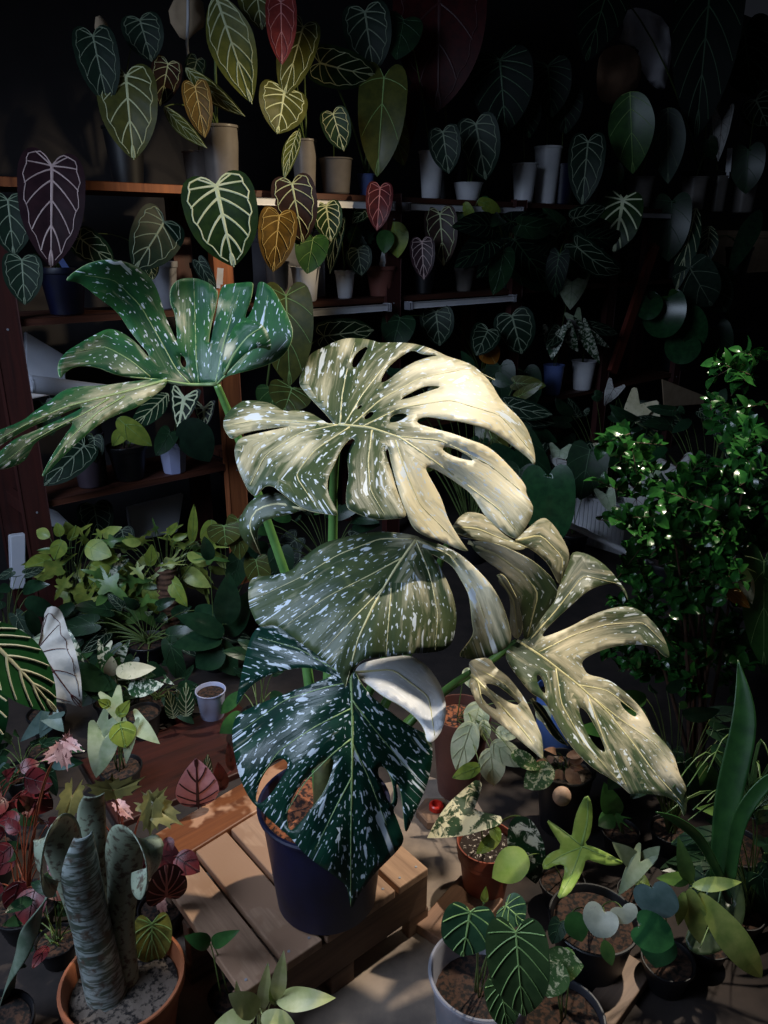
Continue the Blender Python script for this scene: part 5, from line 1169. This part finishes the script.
# ------------------------------------------------------------------ right foreground
ground_plant('potted_pothos', 'pale pothos with heart leaves in a brown-red pot behind the white monstera lobe', 'plant', 458, 790,
    [(472, 722, 456, 770, 27, 'poth', .12), (480, 702, 472, 734, 26, 'poth', .06), (490, 748, 494, 786, 27, 'poth', .16), (492, 742, 526, 766, 24, 'poth', .17, dict(roll=.3)), (496, 730, 516, 738, 14, 'poth', .12), (484, 720, 486, 742, 12, 'poth', .1), (512, 752, 540, 770, 16, 'pothv', .22), (552, 766, 524, 788, 26, 'pothv', .24, dict(dt=0)), (480, 766, 452, 778, 15, 'lime', .2), (466, 668, 474, 690, 14, 'poth', .0), (540, 706, 548, 724, 16, 'poth', .05)],
    (56, 90, 'round', plain('brown_plastic', (92, 54, 44), .5, (74, 42, 36), 10), SOILR))
ground_plant('potted_syngonium', 'cream-splashed arrow leaf over a terracotta-red pot of soil and perlite', 'plant', 484, 892,
    [(474, 810, 427, 838, 48, 'alboA', .1, dict(roll=.2, kind='arrow', dt=.03)), (520, 816, 536, 884, 36, 'albod', .08, dict(roll=.2)), (500, 834, 476, 854, 14, 'lime', .1), (492, 826, 500, 842, 12, 'lime', .12)], (57, 62, 'ribbed', REDP, plain('perlite_soil', (196, 184, 172), .95, (36, 24, 18), 130, bmp=1, lo=.34, hi=.42)))
SF = 'star_leaf_philodendron'
def starleaf(root, crown, pl):
    o = Z([(303, 122), (330, 142), (358, 164), (362, 135), (370, 105), (390, 70), (401, 92), (402, 130), (396, 160), (384, 176), (410, 184), (440, 198), (472, 216), (440, 222), (410, 214), (388, 206), (384, 225), (372, 250), (352, 282), (326, 291), (338, 258), (346, 222), (330, 216), (300, 232), (296, 214), (312, 194), (340, 184), (318, 150)], 400, 760, 2.087)
    d = dep(pl(580, 846, .12))
    sh = sheet(o, [], [(582, 845, d), (590, 796, d-.03), (624, 863, d+.01), (558, 898, d-.05), (546, 820, d+.02), (545, 868, d+.01)], [[(582, 846), (588, 820), (588, 797)], [(582, 846), (600, 854), (622, 862)], [(582, 846), (572, 875), (560, 896)], [(582, 846), (565, 832), (548, 820)], [(580, 848), (562, 855), (546, 866)]], step=4.5, smooth=1, bulge=.006)
    lf = traced_leaf('leaf', [sh], [S['star'][1], V_GREEN], root)
    m = MB(); m.tube(arc(crown, P(582, 846, d+.004), Vector((0, 0, .06))), .0028, 6); m.build('petiole', stemm((140, 160, 90)), root, smooth=True)

ground_plant(SF, 'philodendron with one glowing lime leaf of pointed arms', 'plant', 560, 905,
    [(528, 856, 492, 878, 34, 'star', .1, dict(kind='ovate', dt=0, roll=.3))], (44, 30, 'round', BLACK, SOIL), extra=starleaf)
ground_plant(SF, 'philodendron with one mid-green star leaf below the monstera tip', 'plant', 618, 850, [(616, 818, 604, 782, 22, 'stard', .05, dict(kind='lance')), (616, 816, 634, 832, 30, 'stard', .06, dict(kind='arms')), (614, 816, 598, 826, 18, 'stard', .06, dict(kind='lance'))], (36, 24, 'round', BLACK, SOIL))
ground_plant('potted_syngonium', 'pale sage leaf with upright wings above the dusty silver leaves', 'plant', 634, 910, [(640, 866, 612, 842, 18, 'syng', .08, dict(kind='lance')), (640, 866, 660, 846, 16, 'syng', .08, dict(kind='lance')), (640, 862, 618, 896, 22, 'syng', .1), (636, 880, 650, 886, 16, 'lime', .05)], (36, 24, 'round', BLACK, SOIL))
ground_plant('silver_leaf_plant', 'black pot with two dusty silver-grey heart leaves', 'plant', 588, 968,
    [(604, 912, 594, 936, 36, 'silver', .12, dict(roll=.2)), (622, 908, 628, 924, 28, 'silver', .12), (572, 912, 582, 942, 24, 'small', .08), (560, 922, 552, 944, 18, 'pdark', .04), (604, 940, 612, 966, 14, 'fingd', .1)], (84, 64, 'smooth', BLACK, SOIL))
ground_plant('glossy_leaf_plant', 'dull blue-green leaf above a dark glossy one, right foreground', 'plant', 664, 985, [(652, 888, 668, 918, 44, 'blued', .1, dict(roll=.5)), (640, 926, 674, 944, 36, 'gloss', .14), (660, 930, 656, 968, 36, 'gloss', .1, dict(kind='ovate'))], (50, 34, 'round', BLACK, SOIL))
ground_plant('lanceolate_plant', 'yellow-green plant of long arching pointed leaves', 'plant', 706, 960, [(690, 884, 678, 836, 16, 'fingd', .1), (692, 886, 742, 882, 14, 'fing', .12), (690, 888, 700, 944, 22, 'fing', .14), (698, 892, 762, 978, 30, 'fing', .14, dict(bend=.25)), (690, 880, 656, 878, 14, 'fingd', .1), (684, 892, 678, 926, 12, 'fing', .14), (700, 900, 730, 920, 14, 'fingd', .08)], (40, 24, 'round', BLACK, SOIL))
# holed pale leaf
b7 = PZ(736, 935, .0005); t7 = thing('holed_leaf_plant', 'thin grey-green leaf pierced with long holes at the dark right corner', 'plant', b7); make_pot(t7, b7, .05, .07, 'round', BLACK, SOIL)
o7 = [(722, 862), (736, 872), (744, 890), (746, 914), (738, 936), (724, 950), (706, 956), (690, 952), (684, 938), (694, 920), (704, 900), (712, 880)]
h7 = [[(722, 884), (732, 892), (734, 906), (724, 902)], [(720, 912), (732, 916), (728, 930), (718, 926)], [(706, 918), (712, 928), (702, 940), (696, 936)]]
traced_leaf('leaf', [sheet(o7, h7, [(722, 862, 1.60), (744, 900, 1.58), (700, 950, 1.54), (690, 940, 1.56)], [[(724, 866), (720, 900), (700, 948)]], step=5)], [leafm('thin_grey_green', (58, 74, 50), (42, 58, 38)), RIM], t7)
q = [P(722, 863, 1.603), P(728, 880, 1.63), b7+Vector((0, 0, .06))]; m = MB(); m.tube(q, .003, 6); m.build('petiole', STEMG, t7, smooth=True)
ground_plant('velvet_philodendron', 'philodendron with large velvety pale-veined heart leaves in a cloudy clear bucket', 'plant', 478, 1050,
    [(470, 912, 462, 956, 54, 'glorr', .12, dict(dt=.02, roll=-.2)), (516, 932, 524, 1016, 62, 'glor', .20, dict(roll=.1)), (500, 984, 508, 1030, 34, 'glor', .2), (506, 906, 524, 922, 34, 'glorr', .06), (484, 902, 486, 886, 8, 'lime', .08)], (100, 104, 'smooth', clearm('cloudy_clear', (200, 200, 210), .36, .3), SOIL, dict(clearsoil=True, fill=.72, taper=.78, segs=48)))
ground_plant('splashed_philodendron', 'small green leaf with white splashes over a dark pot at the lower edge', 'plant', 556, 1060, [(546, 962, 584, 966, 34, 'pothv', .04, dict(roll=.3)), (556, 960, 548, 998, 34, 'pothv', .06), (572, 950, 560, 966, 16, 'small', .02)], (84, 60, 'smooth', plain('dark_grey_plastic', (52, 54, 62), .45), SOIL))
pa, pb = PZ(600, 1012, .03), PZ(634, 966, .03); ax = pb-pa; ax.z = 0
m = MB(); m.box((pa+pb)/2+Vector((0, 0, -.015)), ax*1.3, Vector((-ax.y, ax.x, 0)).normalized()*.07, (0, 0, .028), bev=.003); tag(m.build('wood_block', woodm('grey_wood', (140, 116, 98), (104, 84, 72), ax), None, (pa+pb)/2-Vector((0, 0, .03))), 'short grey-brown plank on the floor right of the cloudy bucket', 'plank')
pa, pb = PZ(440, 935, .03), PZ(480, 888, .03); ax = pb-pa; ax.z = 0
m = MB(); m.box((pa+pb)/2+Vector((0, 0, -.0155)), ax*1.1, Vector((-ax.y, ax.x, 0)).normalized()*.12, (0, 0, .028), bev=.003); tag(m.build('wood_block', woodm('grey_wood2', (150, 112, 88), (112, 84, 68), ax), None, (pa+pb)/2-Vector((0, 0, .03))), 'brown plank on the floor before the terracotta-red pot', 'plank')
c = PZ(436, 818, .0); m = MB(); m.lathe([(.017, 0), (.019, .002), (.019, .016), (.016, .019), (.0125, .019), (.012, .006), (.0001, .005)], c+Vector((0, 0, .03)), 32)
for k in range(28):
    a = 2*PI*k/28; m.box(c+Vector((.019*math.cos(a), .019*math.sin(a), .039)), Vector((math.cos(a), math.sin(a), 0))*.0016, Vector((-math.sin(a), math.cos(a), 0))*.0022, (0, 0, .013))
o = m.build('bottle_closure', plain('red_cap_plastic', (196, 44, 30), .35, (176, 36, 26), 20), None, c+Vector((0, 0, .03))); autosmooth(o); tag(o, 'red ribbed bottle cap lying behind the pallet corner', 'bottle cap')
m = MB(); m.lathe([(.05, 0), (.055, .004), (.055, .026), (.05, .03)], c, 6); tag(m.build('wood_offcut', WOODE, None, c), 'small dark wood offcut under the red cap', 'offcut')
# pot of dry leaves, stone, blue pot
ground_plant('dried_plant', 'dark pot filled with curled dry brown leaves', 'plant', 560, 826, bunch(558, 762, 14, 10, 12, 22, ['dry1', 'dry2', 'dry1'], 71, d=.02, dd=.05, asp=.6), (56, 70, 'smooth', BLACK, GRIT))
c = PZ(562, 800, .0)
bm = bmesh.new(); bmesh.ops.create_icosphere(bm, subdivisions=3, radius=1)
cc = floorplane(1.42)(562, 796, 0)
for v in bm.verts: v.co = cc+Vector((v.co.x*.021, v.co.y*.017, v.co.z*.024))*(1+.06*mnoise.noise(v.co*1.3))
bm.verts.index_update(); m = MB(); m.add([v.co.copy() for v in bm.verts], [[v.index for v in f.verts] for f in bm.faces]); bm.free()
o = m.build('pebble', plain('pale_stone', (206, 172, 148), .7, (180, 146, 124), 16), None, cc-Vector((0, 0, .024)), True); tag(o, 'smooth pale pinkish pebble on the edge of the dry-leaf pot', 'pebble')
b = PZ(562, 782, .0005); b.y += .12; r0 = potpx(44, 60, b); rt = thing('plant_pot', 'blue plastic pot seen through the gap of the drooping monstera leaf', 'pot', b); make_pot(rt, b, r0['r'], r0['h']*1.25, 'smooth', plain('sky_blue_plastic', (112, 150, 222), .4, (92, 130, 206), 9), SOIL, .8)

# ------------------------------------------------------------------ left foreground
bt_ = PZ(132, 1040, .0005)
terr = thing('urn_plant', 'mottled silver-banded urn plant with curled leaf tips in a terracotta pot', 'plant', bt_)
make_pot(terr, bt_, .112, .17, 'round', TERRA, GRIT, .74, 48, .80, rim=.014)
def banded(key):
    m, nt, b = newmat(key)
    v = scaled(nt, objco(nt), (22, 22, 120)); n = noise_n(nt, v, 1, 4, .6, .8)
    n2 = noise_n(nt, objco(nt), 55, 3)
    col = mixc(nt, ramp(nt, n, .44, .56), srgb((74, 84, 74)), srgb((152, 162, 160)))
    col = mixc(nt, ramp(nt, n2, .52, .66), col, srgb((88, 76, 66)))
    nt.links.new(col, b.inputs['Base Color']); b.inputs['Roughness'].default_value = .45; return m
def spotted(key):
    m, nt, b = newmat(key)
    n2 = noise_n(nt, objco(nt), 75, 3)
    col = mixc(nt, ramp(nt, n2, .52, .62), srgb((138, 148, 128)), srgb((84, 74, 62)))
    nt.links.new(col, b.inputs['Base Color']); b.inputs['Roughness'].default_value = .42; return m
BAND = banded('silver_banded_leaf'); SPOT = spotted('spotted_leaf')
z10 = lambda x, y, d: (20+x/3.84, 780+y/3.84, d)
strap(terr, [z10(385, 935, 1.50), z10(345, 850, 1.48), z10(310, 700, 1.45), z10(270, 520, 1.41), z10(240, 350, 1.36), z10(245, 215, 1.33)], [38, 40, 38, 36, 36, 18], BAND, arcdeg=[300, 280, 250, 200, 150, 110], n=36)
strap(terr, [z10(425, 935, 1.51), z10(415, 830, 1.50), z10(400, 680, 1.48), z10(385, 540, 1.46), z10(395, 400, 1.44), z10(400, 290, 1.41), z10(425, 215, 1.37), z10(470, 215, 1.33), z10(505, 270, 1.305), z10(510, 345, 1.31), z10(490, 400, 1.335), z10(465, 385, 1.36), z10(460, 345, 1.37)], [22, 22, 22, 26, 32, 38, 40, 38, 36, 34, 30, 26, 20], SPOT, arcdeg=[200, 170, 140, 110, 80, 50, 30, 20], n=64, up=(CAM-P(*z10(400, 600, 1.45))+Vector((-.35, 0, 0))).normalized())
strap(terr, [z10(370, 935, 1.52), z10(290, 700, 1.52), z10(235, 480, 1.50), z10(190, 330, 1.47), z10(160, 225, 1.43), z10(125, 190, 1.39), z10(90, 225, 1.36), z10(75, 310, 1.35), z10(85, 385, 1.37), z10(110, 405, 1.40), z10(122, 380, 1.41)], [20, 24, 28, 34, 38, 38, 36, 32, 28, 24, 18], SPOT, arcdeg=[150, 130, 110, 90, 60, 40, 30], n=60, up=(CAM-P(*z10(280, 600, 1.45))+Vector((.3, 0, 0))).normalized())
strap(terr, [z10(390, 935, 1.53), z10(340, 700, 1.54), z10(300, 450, 1.53), z10(280, 250, 1.51), z10(275, 120, 1.49), z10(285, 60, 1.46)], [20, 24, 26, 27, 26, 20], SPOT, arcdeg=[150, 130, 100, 80, 70], n=36)
strap(terr, [z10(395, 920, 1.55), z10(350, 700, 1.58), z10(330, 450, 1.60), z10(310, 280, 1.60), z10(300, 215, 1.58)], [16, 22, 26, 26, 16], leafm('urn_inner', (78, 84, 66), (60, 66, 52)), arcdeg=[-100, -90, -80], n=26)
TW = leafm('twisted_grey_green', (126, 140, 124), (86, 104, 86), rough=.38)
b = PZ(2, 1060, .0005); t = thing('twisted_leaf_plant', 'pale grey-green leaf twisting like a ribbon beside the urn plant', 'plant', b); make_pot(t, b, .07, .1, 'round', BLACK, SOIL)
strap(t, [(0, 1040, 1.55), (8, 980, 1.5), (22, 950, 1.46), (36, 920, 1.44), (52, 888, 1.43)], [20, 18, 16, 16, 4], TW, arcdeg=-70, n=40, twist=5.0)
strap(t, [(4, 1040, 1.56), (10, 990, 1.52), (16, 968, 1.5), (26, 966, 1.48)], [10, 9, 8, 2], TW, arcdeg=-60, n=20, twist=2)
BEG = 'potted_begonia'
ground_plant(BEG, 'begonia with olive star-shaped pale-ribbed leaves on red stalks', 'plant', 134, 900,
    [(114, 790, 146, 776, 34, 'begol', .1, dict(roll=.5)), (112, 790, 84, 784, 34, 'begol', .1, dict(roll=-.5)), (112, 790, 112, 772, 30, 'begol', .08), (152, 806, 184, 826, 40, 'begol', .12), (152, 804, 168, 786, 30, 'begol', .11), (152, 806, 150, 838, 34, 'begol', .13), (72, 796, 62, 830, 34, 'begol', .06), (120, 806, 134, 820, 18, 'begpink', .04)], (60, 34, 'round', BLACK, SOIL), stemcol=(150, 70, 50))
ground_plant(BEG, 'begonia with wine-red leaves and a cherry-striped disc by the pallet', 'plant', 164, 930,
    [(150, 848, 182, 872, 30, 'begred', .08), (176, 856, 200, 872, 24, 'begred', .1), (166, 838, 172, 852, 12, 'begred', .12, dict(label='bright red bud leaf')), (166, 896, 166, 864, 40, 'rex', .12, dict(roll=.2)), (140, 852, 152, 878, 24, 'begred', .04), (160, 900, 166, 918, 16, 'begpink', .1)], (44, 30, 'round', BLACK, SOIL), stemcol=(120, 40, 40))
ground_plant(BEG, 'pink leaf with dark feathered veins standing behind the peeling board', 'plant', 200, 850, [(198, 806, 196, 758, 42, 'pink', .06), (206, 780, 208, 754, 12, 'strip', .03), (232, 770, 228, 742, 10, 'begred', 0), (222, 790, 218, 762, 16, 'begred', .0)], (30, 22, 'round', BLACK, SOIL), stemcol=(150, 70, 60))
ground_plant(BEG, 'begonia with pale pink dark-veined leaves at the top of a red cane', 'plant', 30, 930,
    [(62, 750, 40, 762, 26, 'begpink', .1), (62, 750, 68, 772, 22, 'begpink', .1), (68, 742, 84, 752, 18, 'begpink', .1), (66, 744, 70, 728, 16, 'begpink', .08)]+bunch(30, 850, 34, 60, 22, 30, ['begdark', 'begdark', 'begred', 'pdark', 'pdark'], 81, dd=.1, asp=.7), (60, 34, 'round', BLACK, SOIL), stemcol=(140, 70, 44))
ground_plant(BEG, 'dark red small-leaved begonia at the left edge', 'plant', -10, 880, bunch(10, 790, 22, 24, 14, 24, ['begdark', 'begdark', 'pdark'], 82, dd=.1, asp=.8), (60, 34, 'round', BLACK, SOIL), stemcol=(120, 50, 40))
m_ = thing(BEG, 'begonia with one yellow-green scalloped leaf above the terracotta rim', 'plant', PZ(158, 975, .0005)); b = Vector(m_.location); make_pot(m_, b, .045, .05, 'round', BLACK, SOIL)
add_leaf(m_, floorplane(b.y), (152, 924, 152, 962, 38, 'begyg', .06), b+Vector((0, 0, .05)), (150, 120, 60))
ground_plant('vine_seedling', 'slender seedling with two curved green leaves over the pallet corner', 'plant', 228, 1010, [(210, 944, 184, 936, 16, 'small', .05, dict(bend=.25)), (212, 944, 240, 930, 14, 'small', .05, dict(bend=.25))], (36, 20, 'round', BLACK, SOIL), stemcol=(140, 170, 90))
ground_plant('fleshy_leaf_plant', 'pale fleshy-leaved plant with twisting arms before the pallet', 'plant', 264, 1060,
    [(276, 1000, 284, 950, 16, 'fleshy', .12), (276, 1000, 336, 998, 22, 'fleshy', .12, dict(bend=.25)), (262, 1010, 268, 962, 14, 'fleshy', .1), (258, 1012, 228, 994, 24, 'fleshy', .12, dict(kind='ovate')), (256, 1014, 214, 1024, 20, 'fleshy', .12), (262, 1014, 300, 1040, 26, 'fleshy', .14), (240, 1010, 236, 980, 8, 'fleshy', .1), (276, 1004, 272, 980, 12, 'lime', .11)], (50, 30, 'round', BLACK, SOIL), stemcol=(180, 186, 120))
ground_plant('mixed_foliage', 'dark low leaves in the shade left of the urn plant', 'plant', 60, 960, bunch(60, 920, 36, 50, 16, 30, ['pdark', 'begred', 'rubber'], 83, dd=.08), (40, 26, 'round', BLACK, SOIL))

pa, pb = PZ(128, 778, .02), PZ(236, 735, .02); ax = pb-pa; ax.z = 0
m = MB(); m.box((pa+pb)/2+Vector((0, 0, -.0125)), ax*1.5, Vector((-ax.y, ax.x, 0)).normalized()*.34, (0, 0, .024), bev=.004); tag(m.build('ground_board', woodm('dark_red_board', (66, 30, 24), (40, 20, 18), ax, .45), None, (pa+pb)/2-Vector((0, 0, .02))), 'dark reddish board on the ground under the small white pot', 'board')  # dark red-brown board added over the floor here

ground_plant('mixed_foliage', 'dark leaves between the pale striped calathea and the white-splashed cluster', 'plant', 160, 716, bunch(158, 690, 40, 18, 16, 28, ['pdark', 'rubber', 'aglo', 'pdark'], 91, dd=.08), (40, 22, 'round', BLACK, SOIL))
ground_plant('mixed_foliage', 'dark leaves on the ground below the close banded leaf', 'plant', 26, 790, bunch(30, 756, 40, 26, 14, 30, ['pdark', 'rubber', 'blued', 'pdark'], 92, dd=.08), (40, 22, 'round', BLACK, SOIL))

# ------------------------------------------------------------------ light
def spot(name, loc, to, energy, deg, blend, col, size):
    l = bpy.data.lights.new(name, 'SPOT'); l.energy = energy; l.spot_size = math.radians(deg); l.spot_blend = blend; l.color = col; l.shadow_soft_size = size
    o = bpy.data.objects.new(name, l); C.objects.link(o); o.location = loc; o.rotation_euler = (Vector(to)-Vector(loc)).to_track_quat('-Z', 'Y').to_euler(); return o
def area(name, loc, to, energy, sx, sy, col):
    l = bpy.data.lights.new(name, 'AREA'); l.energy = energy; l.shape = 'RECTANGLE'; l.size = sx; l.size_y = sy; l.color = col
    o = bpy.data.objects.new(name, l); C.objects.link(o); o.location = loc; o.rotation_euler = (Vector(to)-Vector(loc)).to_track_quat('-Z', 'Y').to_euler(); return o
SUNAT = Vector((.15, 1.5, .75))
spot('sunbeam', SUNAT+Vector((1.6, 1.0, 3.3)), SUNAT, 760, 30, .55, (1, .90, .74), .05)
tg = PS(280, 180, .1)
spot('shelf_spot', tg+NR*2.0+DR*1.1+Vector((0, 0, 1.0)), tg, 250, 26, .95, (1, .80, .52), .06)  # warm spot for the lit upper shelf, its source unseen
tg = PZ(140, 650, .25)
spot('foliage_fill_spot', tg+Vector((-.2, -1.0, 3.2)), tg, 80, 20, .9, (1, .95, .78), .15)  # added fill spot to brighten the mid-left foliage, no real source
area('side_daylight', (-1.75, .45, 2.2), (-.1, 1.9, .3), 31, 1.3, 1.3, (.62, .76, 1)).data.spread = math.radians(120)
tg = PZ(500, 765, .38)
spot('pothos_fill_spot', tg+Vector((.6, -1.4, 2.2)), tg, 95, 15, .9, (1, .92, .76), .05)  # added narrow spot brightening pothos and young leaf, no real source
w = bpy.data.worlds.new('world'); bpy.context.scene.world = w; w.use_nodes = True
w.node_tree.nodes['Background'].inputs[0].default_value = (.5, .55, .7, 1); w.node_tree.nodes['Background'].inputs[1].default_value = .014
vs = bpy.context.scene.view_settings; vs.view_transform = 'Standard'; vs.look = 'None'; vs.gamma = 1; vs.exposure = 0; vs.use_curve_mapping = False
